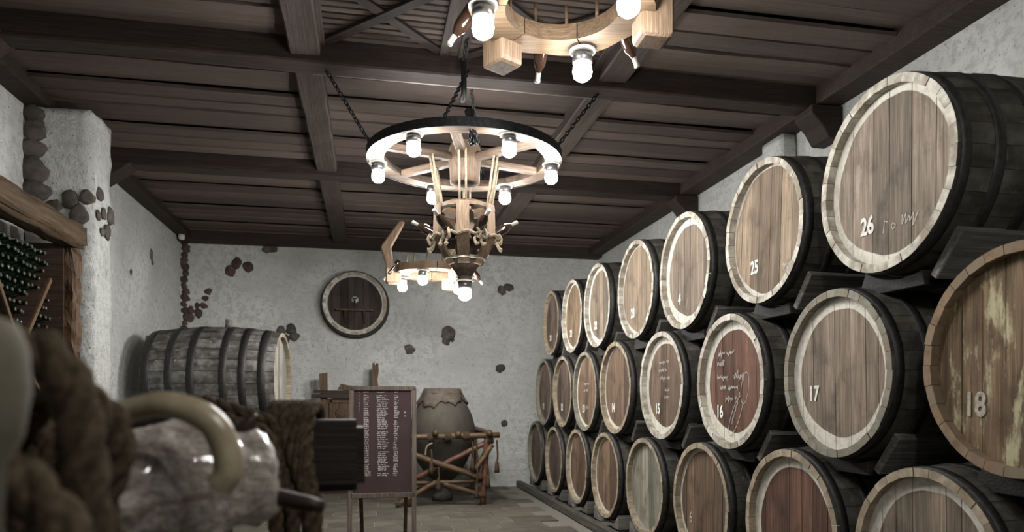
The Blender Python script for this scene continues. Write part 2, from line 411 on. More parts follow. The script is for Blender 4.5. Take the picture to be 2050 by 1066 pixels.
# ================================================================== STRUCTURE
fl = add('floor', boxm('floor', XR-XL+.4, YB-YF+.4, .1, M['mortar'], 0, c=((XL+XR)/2, (YB+YF)/2, -.062)))
tag(fl, 'worn grey-brown stone tile floor of the cellar', 'floor', kind='structure')
rnd = random.Random(3)
rows = []; y = YB-.01; tw = .56
rest_v, rest_f = [], []
tiles_cache = [boxm('tile', .545, .385, .02, M['tile'], .006, seg=(3, 2, 1), amp=.006, seed=i) for i in range(6)]
j = 0
while y > YF:
    off = (j % 2)*.28+rnd.uniform(-.05, .05); x = XL-.3+off
    while x < 2.62:
        cx, cy = x+.28, y-.2
        if cx > XL+.2 and cx+.27 < 2.62:
            if cy > 6.6 and -2.0 < cx: add('tile', tiles_cache[rnd.randrange(6)], fl, (cx, cy, -.011+rnd.uniform(-.0025, .0025)), (0, 0, rnd.choice((0, PI))+rnd.uniform(-.008, .008)))
            else:
                b = len(rest_v); s = .272; t = .192
                rest_v += [(cx-s, cy-t, 0), (cx+s, cy-t, 0), (cx+s, cy+t, 0), (cx-s, cy+t, 0), (cx-s, cy-t, -.015), (cx+s, cy-t, -.015), (cx+s, cy+t, -.015), (cx-s, cy+t, -.015)]
                rest_f += [[b, b+1, b+2, b+3]]+[[b+q, b+(q+1) % 4, b+4+(q+1) % 4, b+4+q] for q in range(4)]
        x += tw
    y -= .4; j += 1
tag(add('tile_field', mesh('tile_field', rest_v, rest_f, M['tile']), fl), kind='stuff')

def wall(name, label, c, s):
    return tag(add(name, boxm(name, *s, M['plaster'], 0, c=c)), label, 'wall', kind='structure')
wb = wall('wall_back', 'whitewashed back wall with stones showing through the plaster', ((XL+XR)/2, YB+.1, 2.1), (XR-XL+.4, .2, 4.4))
wl = wall('wall_left', 'whitewashed left wall beside the pillar and bottle rack', (XL-.1, (YB+YF)/2, 2.1), (.2, YB-YF, 4.4))
wr = wall('wall_right', 'whitewashed right wall behind the stacked casks', (XR+.1, (YB+YF)/2, 2.1), (.2, YB-YF, 4.4))
wf = wall('wall_front', 'whitewashed wall behind the viewer', ((XL+XR)/2, YF-.1, 2.1), (XR-XL+.4, .2, 4.4))
ce = tag(add('ceiling', boxm('ceiling', XR-XL+.4, YB-YF+.4, .08, M['slab'], 0, c=((XL+XR)/2, (YB+YF)/2, ZC+.30))), 'dark ceiling of wavy-edged brown boards', 'ceiling', kind='structure')
# ceiling boards: waney-edged planks laid across the room, lapped
def plank(x0, x1, wd, seed):
    n_ = max(6, int((x1-x0)/.22)); vs = []; fs = []
    for i in range(n_+1):
        x = x0+(x1-x0)*i/n_
        e0 = -wd/2+.022*noise.noise(Vector((x*1.3, seed*2.1, 0)))+.008*noise.noise(Vector((x*5, seed, 3)))
        e1 = wd/2-.014+.018*noise.noise(Vector((x*1.1, seed*2.1, 7)))
        vs += [(x, e0, 0), (x, e1, .012), (x, e1, .03), (x, e0, .03)]
    for i in range(n_):
        a = i*4; fs += [[a+q, a+(q+1) % 4, a+4+(q+1) % 4, a+4+q] for q in range(4)]
    fs += [[0, 1, 2, 3], [n_*4+q for q in range(4)]]
    return mesh('ceiling_board', vs, fs, M['ceil'])
BAYS = [(XL, -.52), (-.52, 1.92), (1.92, XR)]
y = 2.6; k = 0
while y < YB:
    wd = (.235, .25, .22, .265, .24)[k % 5]
    for bi, (x0, x1) in enumerate(BAYS):
        if bi == 1 and 4.35 < y+wd/2 < 5.5: continue
        add('ceiling_board', plank(x0+.003, x1-.003, wd-.001, k*3+bi), ce, (0, y+wd/2, ZC+(.028 if k % 4 == 3 else .0)+.003*(k % 2)))
    y += wd; k += 1
# the rest of the ceiling over and behind the viewer
k0 = 2.6
while k0 > YF:
    add('ceiling_board', plank(XL, XR, .41, int(k0*10)), ce, (0, k0-.2, ZC)); k0 -= .4
# slatted ceiling panels between two rafters
def grille(x0, x1, y0, y1):
    n_ = int((y1-y0)/.078)
    for i in range(n_):
        add('slat', boxm('slat', x1-x0, .054, .018, M['ceil'], .003), ce, ((x0+x1)/2, y0+.078*(i+.5), ZC+.03))
    for i in range(int((x1-x0)/.085)): add('lath', boxm('lath', .055, y1-y0, .012, M['beam_y'], 0), ce, (x0+.085*(i+.5), (y0+y1)/2, ZC+.0455))
    add('slot_light_backing', boxm('slot_light_backing', x1-x0, y1-y0, .01, M['slot_light'], 0), ce, ((x0+x1)/2, (y0+y1)/2, ZC+.057))
    L = math.hypot(x1-x0, y1-y0); a = math.atan2(y1-y0, x1-x0)
    for s in (1, -1): add('cross_brace', boxm('cross_brace', L, .085, .022, M['beam_x'], .004), ce, ((x0+x1)/2, (y0+y1)/2, ZC+.008+.004*s), (0, 0, s*a))
    for xx in (x0, x1): add('panel_frame', boxm('panel_frame', .07, y1-y0, .04, M['beam_y'], .004), ce, (xx, (y0+y1)/2, ZC+.012))
grille(-.36, .56, 4.5, 5.47); grille(.70, 1.78, 4.5, 5.47)
add('ceiling_board', boxm('ceiling_board', .1, .97, .03, M['ceil'], .004), ce, (.63, 4.98, ZC+.02))
# ------------------------------------------------------------------ beams
def beam(label, y0, y1, zb, corb=True):
    t = thing('ceiling_beam', label, 'beam', (0, (y0+y1)/2, zb), group='dark beams across the ceiling')
    add('timber', boxm('timber', XR-XL, y1-y0, ZC+.06-zb, M['beam_x'], .012, seg=(14, 1, 1), amp=.012, seed=y0, c=((XL+XR)/2, 0, (ZC+.06-zb)/2)), t)
    if corb:
        h = (y1-y0)/2+.03
        add('corbel', prism('corbel', [(XL, .02), (XL+.48, .02), (XL+.38, -.06), (XL+.24, -.16), (XL+.18, -.2), (XL, -.2)], 'y', -h, h, M['beam_x'], .008), t)
        add('corbel', prism('corbel', [(XR, .02), (XR-.30, .02), (XR-.30, -.05), (XR-.2, -.15), (XR-.13, -.26), (XR, -.26)], 'y', -h, h, M['beam_x'], .008), t)
    return t
bA = beam('dark ceiling beam nearest the viewer above the wagon wheel', 5.46, 5.66, 4.0)
bB = beam('dark ceiling beam between the near beam and back wall', 8.2, 8.4, 4.0)
bC = beam('dark ceiling beam running along the top of the back wall', 11.88, 12.095, 3.99, False)
add('edge_lath', boxm('edge_lath', 2.3, .02, .045, M['sheen'], .004), bA, (.72, .112, .025))
def rafter(label, x0, x1, y0, y1, zb, m='beam_y'):
    o = add('ceiling_rafter', boxm('ceiling_rafter', x1-x0, y1-y0, ZC+.05-zb, M[m], .012, seg=(1, 10, 1), amp=.01, seed=x0+y0, c=(0, 0, (ZC+.05-zb)/2)), None, ((x0+x1)/2, (y0+y1)/2, zb))
    return tag(o, label, 'rafter', 'rafters running along the ceiling')
for (x0, x1, nm) in ((-.58, -.36, 'left'), (1.8, 2.04, 'right')):
    rafter('%s rafter along the ceiling nearest the viewer' % nm, x0, x1, 1.0, 5.48, 4.05)
    rafter('%s rafter along the ceiling between the near and middle beams' % nm, x0, x1, 5.64, 8.22, 4.05)
    rafter('%s rafter along the ceiling between middle beam and back wall' % nm, x0, x1, 8.38, 11.9, 4.05)
tag(add('wall_plate', boxm('wall_plate', .2, 14.6, .16, M['beam_x'], .01, seg=(1, 20, 1), amp=.008, c=(0, 0, .08)), None, (XL+.1, 4.78, 4.06)), 'dark timber plate along the top of left wall', 'beam')
tag(add('wall_plate', boxm('wall_plate', .24, 14.6, .18, M['beam_x'], .01, seg=(1, 20, 1), amp=.008, seed=4, c=(0, 0, .09)), None, (XR-.12, 4.78, 4.03)), 'dark timber plate along the top of right wall', 'beam')
# ------------------------------------------------------------------ pillars
def rough_block(name, sx, sy, sz, amp, seed):
    me = boxm(name, sx, sy, sz, M['plaster'], .014, seg=(6, 6, 60), segs=2, smooth=True, c=(0, 0, sz/2)); wob(me, amp, 6, seed); wob(me, amp*.5, 17, seed); return me
pl = add('plaster_pillar', rough_block('plaster_pillar', .56, .46, 4.06, .022, 2), None, (XL+.27, 7.12, 0))
tag(pl, 'rough whitewashed pillar with stones showing beside the bottle rack', 'pillar')
pr = add('plaster_pillar', rough_block('plaster_pillar', .16, .36, 4.03, .008, 5), None, (XR-.08, 6.28, 0))
tag(pr, 'whitewashed pillar on right wall glimpsed above the casks', 'pillar')
def stone(parent, loc, r, seed, red=False, flat='y'):
    rn = random.Random(seed); a = [r*rn.uniform(.85, 1.2), r*rn.uniform(.8, 1.1), r*rn.uniform(.85, 1.2)]
    a[{'x': 0, 'y': 1}[flat]] = r*.32
    me = stonem(seed, *a); me.materials.append(M['stone_red' if red else 'stone'])
    for p in me.polygons: p.use_smooth = True
    return add('stone', me, parent, loc)
lx, ly = XL+.27, 7.12
for i, (z, r) in enumerate(((3.98, .075), (3.85, .10), (3.68, .095), (3.50, .105), (3.30, .11), (3.12, .10))):
    stone(pl, (-.20+.02*math.sin(i*2), -.235, z), r, 20+i)
for i, (x, z, r) in enumerate(((-.06, 3.17, .085), (.10, 3.25, .085), (.17, 3.12, .10), (.235, 3.28, .06), (-.02, 3.02, .05))): stone(pl, (x, -.24, z), r, 30+i)
for i, (y, z, r) in enumerate(((-.10, 3.35, .07), (-.13, 3.15, .05), (.0, 3.2, .06), (.08, 3.05, .08), (.16, 3.22, .08), (-.03, 3.02, .045))): stone(pl, (.29, y, z), r, 40+i, flat='x')
# stones let into the back wall: down the left corner, in clusters, and single
def ws(x, z, r, s, red=False): stone(wb, (x, YB-.002, z), r, s, red)
for i in range(17): ws(XL+.065+.02*math.sin(i*1.7), 4.0-.098*i, .058+.012*math.sin(i*2.3), 60+i, True)
for i, (x, z, r) in enumerate(((-2.80, 2.93, .06), (-2.68, 2.88, .07), (-2.70, 3.0, .05), (-2.60, 3.0, .06), (-2.58, 3.12, .05), (-2.53, 3.23, .06), (-2.80, 2.80, .06))): ws(x, z, r, 80+i, True)
for i, (x, z, r) in enumerate(((-2.2, 3.58, .09), (-2.1, 3.70, .09), (-1.93, 3.65, .085))): ws(x, z, r, 90+i, True)
for i, (x, z, r) in enumerate(((-1.65, 3.95, .07), (-1.55, 3.96, .06))): ws(x, z, r, 94+i)
for i, (x, z, r) in enumerate(((-1.42, 2.62, .085), (-1.26, 2.66, .09), (-1.21, 2.53, .085), (-1.34, 2.49, .07))): ws(x, z, r, 97+i)
for i, (x, z, r) in enumerate(((.66, 2.35, .075), (1.32, 2.63, .11), (1.29, 2.51, .075), (1.38, 2.53, .05), (2.25, 3.40, .08), (2.38, 3.45, .08), (2.22, 2.04, .075), (2.29, 1.09, .062))): ws(x, z, r, 110+i)
for i, (y, z, r) in enumerate(((10.55, 3.5, .07), (10.6, 3.4, .05), (10.35, 2.25, .09), (9.7, 3.1, .04))): stone(wl, (XL+.002, y, z), r, 130+i, flat='x')

# ================================================================== CASK STACK
LB = 1.25; RH = .49; RBG = .516; NST = 30; CH = .05
def stave_mesh(L, rh, rb, nst, th, ms, gap=.0011):
    n_ = 10; vs = []; fs = []; mi = []; h = PI/nst
    for i in range(n_+1):
        x = -L/2+L*i/n_; r = rb-(rb-rh)*(2*x/L)**2; g = gap/r
        for (a, q) in ((-h+g, r), (0, r*1.0005), (h-g, r), (h-g, r-th), (-h+g, r-th)): vs.append((x, q*math.sin(a), q*math.cos(a)))
    for i in range(n_):
        for q in range(5):
            fs.append([i*5+q, i*5+(q+1) % 5, i*5+5+(q+1) % 5, i*5+5+q]); mi.append(1 if (q == 3 and i == 0) else 0)
    fs += [[0, 1, 2, 3, 4], [n_*5+q for q in range(5)]]; mi += [1, 0]
    return mesh('stave', vs, fs, ms, False, mi)
def hoop_mesh(x, wd, L, rh, rb, m, t=.004):
    r = lambda xx: rb-(rb-rh)*(2*xx/L)**2
    a, b = x-wd/2, x+wd/2
    return ringm('hoop', [(r(a)-.001, a), (r(a)+t, a), (r(x)+t, x), (r(b)+t, b), (r(b)-.001, b)], m, 48, 'x', True)
def head_planks(rad, n_, th, seed, m):
    """boards of a cask head, in barrel axes (boards upright along z, split across y)"""
    rn = random.Random(seed); ws_ = [rn.uniform(.8, 1.25) for _ in range(n_)]; tot = sum(ws_); e = [-rad]
    for q in ws_: e.append(e[-1]+2*rad*q/tot)
    out = []
    for a, b in zip(e[:-1], e[1:]):
        a2, b2 = a+.0022, b-.0022; K = 8; up = []
        for i in range(K+1):
            y = a2+(b2-a2)*i/K; z = math.sqrt(max(0, rad*rad-y*y)); up.append((y, z))
        pts = up+[(y, -z) for y, z in reversed(up)]
        pts = [p for i, p in enumerate(pts) if i == 0 or (abs(p[0]-pts[i-1][0])+abs(p[1]-pts[i-1][1])) > 1e-5]
        out.append(prism('head_board', pts, 'x', 0, th, m))
    return out
ST = {}
for key in ('white', 'tan', 'brown', 'grey'):
    ST[key] = stave_mesh(LB, RH, RBG, NST, .042, [M['stave'], M['chime_'+key]])
HP = [(-.465, .05), (-.33, .055), (-.18, .055), (.18, .055), (.33, .055), (.465, .05)]
HO = [hoop_mesh(x*LB, wd, LB, RH, RBG, M['hoop']) for x, wd in HP]
H = {  # head finishes
 'pale': dict(dark=(0.131, 0.101, 0.073), light=(0.333, 0.267, 0.197), ring=.40),
 'palewide': dict(dark=(0.141, 0.109, 0.081), light=(0.292, 0.237, 0.181), ring=.378, amp=.02),
 'grey': dict(dark=(0.147, 0.119, 0.095), light=(0.350, 0.287, 0.224), ring=.40, amp=.018, stk=.15),
 'greywide': dict(dark=(0.140, 0.109, 0.084), light=(0.329, 0.266, 0.203), ring=.372, amp=.016, stk=.2),
 'thin': dict(dark=(0.171, 0.126, 0.086), light=(0.363, 0.282, 0.202), ring=.425, amp=.014),
 'tan': dict(dark=(0.161, 0.111, 0.071), light=(0.363, 0.262, 0.171), ring=.42, amp=.012),
 'red': dict(dark=(0.084, 0.042, 0.029), light=(0.196, 0.105, 0.073), ring=.372, amp=.016, streak=(0.294, 0.133, 0.070)),
 'redthin': dict(dark=(0.091, 0.048, 0.034), light=(0.217, 0.119, 0.084), ring=.375, amp=.015),
 'green': dict(dark=(0.182, 0.175, 0.133), light=(0.364, 0.350, 0.273), ring=.43, ringcol=(.36, .35, .29), stk=.1),
 'dull': dict(dark=(0.076, 0.055, 0.042), light=(0.171, 0.131, 0.101), ring=.42, ringcol=(0.230, 0.194, 0.151)),
 'brown': dict(dark=(0.15, 0.095, 0.055), light=(0.42, 0.30, 0.18), ring=.60, streak=(.085, .07, .038), stk=.8, patch=(.50, .47, .30)),
 'midwide': dict(dark=(0.101, 0.068, 0.048), light=(0.232, 0.166, 0.116), ring=.378, amp=.015),
 'mid': dict(dark=(0.101, 0.066, 0.045), light=(0.242, 0.166, 0.111), ring=.415, amp=.012),
}
def plane_h(xf):
    return lambda u, v, h: (xf, -u, v)
def cask(name, tier, i, y, z, r, head, chime, number, label, npos=(-.16, -.22), nsize=.13, chalk=None, xf=2.6, roll=None):
    k = r/RH; t = thing('wine_cask', label, 'barrel', (xf+LB/2*k, y, z), (0, 0, 0), 'numbered wine casks stacked along the right wall'); t.scale = (k, k, k)
    rn = random.Random(name)
    for s in range(NST): add('stave', ST[chime], t, (rn.uniform(-.003, .003), 0, 0), (TAU*s/NST, 0, 0))
    for hm in HO: add('hoop', hm, t)
    hm = head_mat('cask_head_'+name, **H[head]); xh = -LB/2+CH
    rl = rn.uniform(-.06, .06) if roll is None else roll
    for pm in head_planks(RH-.040, rn.choice((6, 7, 7, 8)), .03, name, hm): add('head_board', pm, t, (xh+rn.uniform(-.0015, .0015), 0, 0), (rl, 0, 0))
    add('back_head', lathe('back_head', [(RH-.04, LB/2-CH-.02), (RH-.04, LB/2-CH)], M['stave'], 24, 'x', False), t)
    if number:
        me = textmesh(number, nsize, M['paint_worn' if chime == 'brown' or tier == 'B' else 'paint'], 0, .004)
        for v in me.vertices: v.co = (xh-.0035-v.co.z, -v.co.x*.8-npos[0], v.co.y+npos[1])
        add('number', me, t)
    if chalk: tag(add('chalk_writing', frommesh_ribbon('chalk_writing', chalk[0], chalk[1], plane_h(xh-.003), M['chalk_thin']), t), kind='stuff')
    return t
rn = random.Random(11)
def lines_block(u, v, n_, ln, h, gap, rn):
    out = []
    for i in range(n_): out += scrawl(u+rn.uniform(0, .03), v-i*gap, ln*rn.uniform(.7, 1.05), h, rn, .25)
    return out
c15 = lines_block(-.14, .20, 3, .24, .03, .075, rn)+lines_block(-.02, -.06, 2, .12, .03, .06, rn)
c13 = lines_block(-.16, .08, 2, .26, .03, .08, rn)+lines_block(-.1, -.22, 1, .16, .05, .08, rn)
c14 = lines_block(-.18, -.2, 1, .1, .05, .08, rn)
c26 = [[(-.04, -.28), (-.03, -.22), (-.01, -.23)], [(.02, -.26), (.03, -.24), (.05, -.26), (.03, -.28), (.02, -.26)]]+scrawl(.08, -.27, .12, .05, rn, .3)
c25 = scrawl(.18, -.28, .1, .03, rn)
c16 = scrawl(-.24, .20, .24, .035, rn)+scrawl(-.25, .115, .11, .04, rn)+scrawl(-.25, .02, .17, .035, rn)+scrawl(.0, .02, .16, .045, rn)+scrawl(-.2, -.06, .30, .035, rn)+scrawl(-.12, -.14, .16, .04, rn)
def loop(cx, cy, a, b, rot, n_=22, t0=0, t1=TAU): return [(cx+a*math.cos(t0+(t1-t0)*i/n_)*math.cos(rot)-b*math.sin(t0+(t1-t0)*i/n_)*math.sin(rot), cy+a*math.cos(t0+(t1-t0)*i/n_)*math.sin(rot)+b*math.sin(t0+(t1-t0)*i/n_)*math.cos(rot)) for i in range(n_+1)]
c16 += [loop(.16, -.05, .115, .05, 1.35), loop(.03, -.25, .17, .055, 1.0, 20, .3, 5.9)]+[[(-.02+.025*i+.01*(q % 2), -.31+.045*i+(.05 if q % 2 else 0)) for i in range(5) for q in (0, 1)]]
CK = [
 ('T1', 10.10, 1.14, .468, 'dull', 'tan', '20', 'farthest cask of the top row, dull brown head marked 20', {}),
 ('T2', 9.00, 1.112, .478, 'tan', 'white', '21', 'top-row cask with orange-brown head marked 21, second from back wall', {}),
 ('T3', 7.95, 1.115, .488, 'pale', 'white', '22', 'top-row cask marked 22 with pale head, third from back wall', {}),
 ('T4', 6.73, 1.115, .489, 'thin', 'white', '23', 'top-row cask with tan head stencilled 23 in white', {}),
 ('T5', 5.61, 1.10, .489, 'palewide', 'white', '4', 'top-row cask marked with a single 4 and heavy whitewashed rim', {}),
 ('T6', 4.385, 1.149, .482, 'thin', 'white', '25', 'top-row cask stencilled 25 with cracked pale head', dict(chalk=(c25, .003))),
 ('T7', 3.233, 1.166, .494, 'grey', 'white', '26', 'largest-looking cask, top row, grey head stencilled 26', dict(chalk=(c26, .004))),
 ('M1', 10.54, .131, .500, 'dull', 'grey', '11', 'middle-row cask marked 11 nearest the back wall', {}),
 ('M2', 9.47, .125, .487, 'dull', 'tan', '12', 'middle-row cask marked 12, second from back wall', {}),
 ('M3', 8.44, .115, .491, 'mid', 'grey', '13', 'middle-row cask marked 13 with faint chalk lines', dict(chalk=(c13, .004))),
 ('M4', 7.33, .14, .497, 'mid', 'tan', '14', 'middle-row cask marked 14 with brown streaked head', {}),
 ('M5', 6.09, .141, .490, 'midwide', 'white', '15', 'middle-row cask marked 15 with chalk lines on its head', dict(chalk=(c15, .0035))),
 ('M6', 4.84, .143, .499, 'red', 'white', '16', 'middle-row cask with dark red head, chalk writing, signature and 16', dict(chalk=(c16, .0045), npos=(-.205, -.225))),
 ('M7', 3.63, .157, .481, 'greywide', 'grey', '17', 'middle-row cask stencilled 17 with wide white ring', dict(npos=(-.24, -.12))),
 ('M8', 2.457, .168, .488, 'brown', 'brown', '18', 'bare weathered brown cask stencilled 18 without white ring', dict(npos=(-.24, -.19), nsize=.15)),
 ('B1', 11.12, -.825, .49, 'dull', 'grey', '', 'floor-row cask in the corner against the back wall', {}),
 ('B2', 9.94, -.85, .472, 'dull', 'tan', '', 'second floor-row cask from back wall, dull brown head', {}),
 ('B3', 8.79, -.845, .476, 'mid', 'tan', '', 'third floor-row cask from back wall, brown head', {}),
 ('B4', 7.67, -.842, .48, 'mid', 'tan', '', 'fourth floor-row cask from back wall, orange-brown streaked head', {}),
 ('B5', 6.50, -.835, .472, 'green', 'tan', '', 'floor-row cask with pale grey-green head', {}),
 ('B6', 5.31, -.825, .484, 'mid', 'tan', '6', 'floor-row cask with brown streaked head marked 6', dict(npos=(-.24, -.16))),
 ('B7', 4.08, -.815, .505, 'redthin', 'tan', '', 'floor-row cask with dark red-brown head', {}),
 ('B8', 2.96, -.80, .475, 'greywide', 'tan', '', 'nearest floor-row cask at the bottom right, grey-brown head', {}),
]
H['mid2'] = H['mid']
CP = {}
for i, (nm, y, zr, r, hd, ch, num, lab, kw) in enumerate(CK):
    cask(nm, nm[0], i, y, 1.48+zr, r, hd, ch, num, lab, **kw); CP[nm] = (y, 1.48+zr, r*RBG/RH, r)
# chocks that hold the upper casks: a black block on the far side and a grey wedge on the near side, both lying front to back
def side_chock(nm, low_far, low_near):
    y, z, rb, r = CP[nm]
    t = thing('cask_cradle', 'black cradle block and grey wedge under the %s %s-row cask from back wall' % (('first', 'second', 'third', 'fourth', 'fifth', 'sixth', 'seventh', 'eighth')[int(nm[1])-1], {'T': 'top', 'M': 'middle'}[nm[0]]), 'cradle', (2.72, y, z), group='cradles between the stacked casks')
    zt = -r*.86; zb_ = zt-.16
    pts = [(.30, -r*.80), (.30, zb_), (-.16, zb_)]
    arc = [(rb*1.01*math.sin(a), -rb*1.01*math.cos(a)) for a in [R_(-16+i*5.2) for i in range(10)]]
    pts = [(.33, zb_), (-.16, zb_)]+arc
    add('block', prism('block', pts, 'x', 0, .16, M['dark'], .004), t)
    a = R_(37); e = Vector((-math.sin(a), -math.cos(a))); n2 = Vector((-math.cos(a), math.sin(a)))
    p0 = e*(rb*1.005)
    q = [p0+n2*.15-e*.0, p0-n2*.06, p0-n2*.06+e*.035, p0+n2*.15+e*.05]
    me = boxm('wedge', .62, .26, .05, M['chock'], .006, seg=(4, 1, 1), amp=.004, seed=y)
    add('wedge', me, t, (.30, -(rb+.028)*math.sin(R_(34)), -(rb+.028)*math.cos(R_(34))), (R_(-34-18), 0, 0))
    return t
for nm in ('T1', 'T2', 'T3', 'T4', 'T5', 'T6', 'T7', 'M1', 'M2', 'M3', 'M4', 'M5', 'M6', 'M7', 'M8'): side_chock(nm, None, None)
# skids under the floor row
sk = thing('cask_skid', 'long low timber kerb and skid under the floor-row casks', 'skid', (2.6, 6.9, 0))
add('kerb', boxm('kerb', .09, 10.2, .10, M['skid'], .008, seg=(1, 16, 1), amp=.006, c=(-.07, .0, .05)), sk)
add('skid_board', boxm('skid_board', .12, 10.2, .085, M['dark'], .008, seg=(1, 16, 1), amp=.004, c=(.35, .0, .0425)), sk)
add('skid_board', boxm('skid_board', .12, 10.2, .085, M['dark'], .008, seg=(1, 16, 1), amp=.004, c=(.95, .0, .0425)), sk)
for i, nm in enumerate(('B1', 'B2', 'B3', 'B4', 'B5', 'B6', 'B7', 'B8')):
    y, z, rb, r = CP[nm]
    for s in (-1, 1): add('chock', prism('chock', [(-.0, 0), (.22, 0), (.22, .16)], 'x', .02, .5, M['chock'], .004), sk, (0, y-6.9+s*.20, .085), (0, 0, 0), (1, s, 1))

# ================================================================== BIG TUN by the back wall
TL, TR_, TB, TN = 1.56, .60, .67, 28
tn = thing('wine_tun', 'big chalky grey cask lying on its side in the back corner', 'barrel', (-1.885, 9.75, 1.765), (0, 0, R_(-4)))
sm = stave_mesh(TL, TR_, TB, TN, .05, [M['tunstave'], M['tunstave']], .003)
# front (right-hand) end shows: flip so that the painted chime faces +x
sm2 = stave_mesh(TL, TR_, TB, TN, .05, [M['tunstave'], M['chime_tan']], .003)
for s in range(TN): add('stave', sm2, tn, (0, 0, 0), (TAU*s/TN, 0, PI))
for x, wd in ((-.465, .09), (-.285, .085), (-.12, .085), (.12, .085), (.26, .085), (.405, .09)): add('hoop', hoop_mesh(x*TL, wd, TL, TR_, TB, M['hoop'], .006), tn)
hmt = head_mat('tun_head', (.30, .285, .25), (.46, .44, .40), ring=.9, stk=.1)
for pm in head_planks(TR_-.05, 9, .04, 5, hmt): add('head_board', pm, tn, (TL/2-.10, 0, 0))
for pm in head_planks(TR_-.05, 9, .04, 6, hmt): add('head_board', pm, tn, (-TL/2+.06, 0, 0))
add('bung', lathe('bung', [(.05, 0), (.04, .06), (.045, .10)], M['chock'], 12), tn, (.12, -.1, TB-.015))
tc = thing('tun_stand', 'dark timber stand carrying the big grey cask', 'stand', (-1.885, 9.75, 0), (0, 0, R_(-4)))
for s in (-1, 1):
    arc = [(TB*1.0*math.sin(a), 1.765-.645*math.cos(a)) for a in [R_(-40+i*8) for i in range(11)]]
    add('saddle', prism('saddle', [(.55, .95), (-.55, .95)]+arc, 'x', s*.5-.06, s*.5+.06, M['dark'], .006), tc)
    for q in (-.5, .5): add('leg', boxm('leg', .12, .12, .96, M['dark'], .01, c=(s*.5, q, .48)), tc)
for q in (-.5, .5): add('rail', boxm('rail', 1.4, .09, .1, M['dark'], .01, c=(0, q, .5)), tc)

# ================================================================== CASK HEAD ON THE BACK WALL
wh = thing('wall_cask_head', 'round cask end with tap and small shelf hung on back wall', 'barrel end', (-.235, YB-.003, 3.07))
RW = .535
swm = []
for s in range(26):
    h = PI/26
    vs = []
    for (yy, rr) in ((-.26, RW-.02), (0, RW+.03)):
        for a, q in ((-h+.003, rr), (h-.003, rr), (h-.003, rr-.05), (-h+.003, rr-.05)): vs.append((q*math.sin(a), yy, q*math.cos(a)))
    if s == 0: stv = mesh('stave', vs, [[0, 1, 2, 3], [4, 5, 6, 7]]+[[q, (q+1) % 4, 4+(q+1) % 4, 4+q] for q in range(4)], [M['stave'], M['chime_white']], False, [1, 0, 0, 0, 1, 0])
    add('stave', stv, wh, (0, 0, 0), (0, TAU*s/26, 0))
add('hoop', ringm('hoop', [(RW-.013, -.235), (RW-.004, -.235), (RW+.006, -.17), (RW-.006, -.17)], M['hoop'], 48, 'y', True), wh)
add('hoop', ringm('hoop', [(RW+.012, -.09), (RW+.02, -.09), (RW+.028, -.03), (RW+.016, -.03)], M['hoop'], 48, 'y', True), wh)
hw = head_mat('wall_head_boards', (.028, .023, .019), (.075, .062, .052), ring=.436, amp=.003, ringcol=(.5, .48, .43), stk=.1)
for pm in head_planks(RW-.065, 8, .03, 9, hw): add('head_board', pm, wh, (0, -.225, 0), (0, 0, R_(90)))
add('tap_plate', lathe('tap_plate', [(.055, 0), (.058, -.015), (.045, -.03)], M['plate'], 20, 'y'), wh, (.0, -.225, .06))
tp = add('tap', tubem('tap', catmull([(0, -.22, .04), (0, -.30, .04), (0, -.34, .0), (0, -.34, -.05)], 5), .014, M['iron'], 10), wh)
add('tap_handle', boxm('tap_handle', .07, .02, .018, M['iron'], .005), tp, (0, -.31, .07)); add('tap_stem', lathe('tap_stem', [(.008, .03), (.008, .07)], M['iron'], 8), tp, (0, -.31, 0))
shf = add('shelf', boxm('shelf', .60, .13, .032, M['gate'], .008, seg=(6, 1, 1), amp=.006), wh, (-.0, -.29, -.115))
for s in (-1, 1): add('bracket', prism('bracket', [(0, 0), (-.11, 0), (-.02, -.18), (0, -.20)], 'x', -.02, .02, M['gate_dk'], .003), shf, (s*.15, .065, -.016))

# ================================================================== CARVED OLD GATE / CHEST by the back wall
g = thing('carved_wood_panel', 'old carved wooden panel with forked posts standing against back wall', 'wooden panel', (-.33, 11.72, 0))
def plankpoly(name, pts, y0, y1, m): return prism(name, pts, 'y', y0, y1, m, .006)
add('post', plankpoly('post', [(-.45, 0), (-.33, 0), (-.33, 1.6), (-.335, 1.93), (-.46, 1.91), (-.44, 1.6)], -.06, .06, M['gate']), g)
add('post', plankpoly('post', [(.36, 0), (.47, 0), (.47, 1.7), (.455, 1.82), (.475, 1.95), (.47, 2.085), (.435, 2.09), (.42, 2.05), (.40, 2.10), (.37, 2.085), (.375, 1.96), (.355, 1.85), (.375, 1.7)], -.06, .06, M['gate']), g)
add('brace', plankpoly('brace', [(.12, 1.63), (.37, 1.62), (.37, 1.74), (.24, 1.67)], -.05, .03, M['gate_dk']), g)
add('cross_rail', plankpoly('cross_rail', [(-.56, 1.56), (-.45, 1.52), (.5, 1.55), (.5, 1.65), (.2, 1.67), (-.1, 1.645), (-.3, 1.645), (-.53, 1.65), (-.55, 1.61), (-.42, 1.60)], -.10, -.06, M['gate_dk']), g)
add('cross_rail', plankpoly('cross_rail', [(-.58, 1.53), (.5, 1.51), (.5, 1.57), (-.57, 1.58)], -.13, -.09, M['gate_dk']), g)
add('top_block', plankpoly('top_block', [(-.17, 1.66), (-.02, 1.64), (.18, 1.68), (.19, 1.72), (-.0, 1.725), (-.10, 1.75), (-.12, 1.75)], -.11, -.03, M['gate']), g)
pn = add('panel', boxm('panel', .74, .05, 1.25, M['gate'], .006, c=(.03, 0, .88)), g)
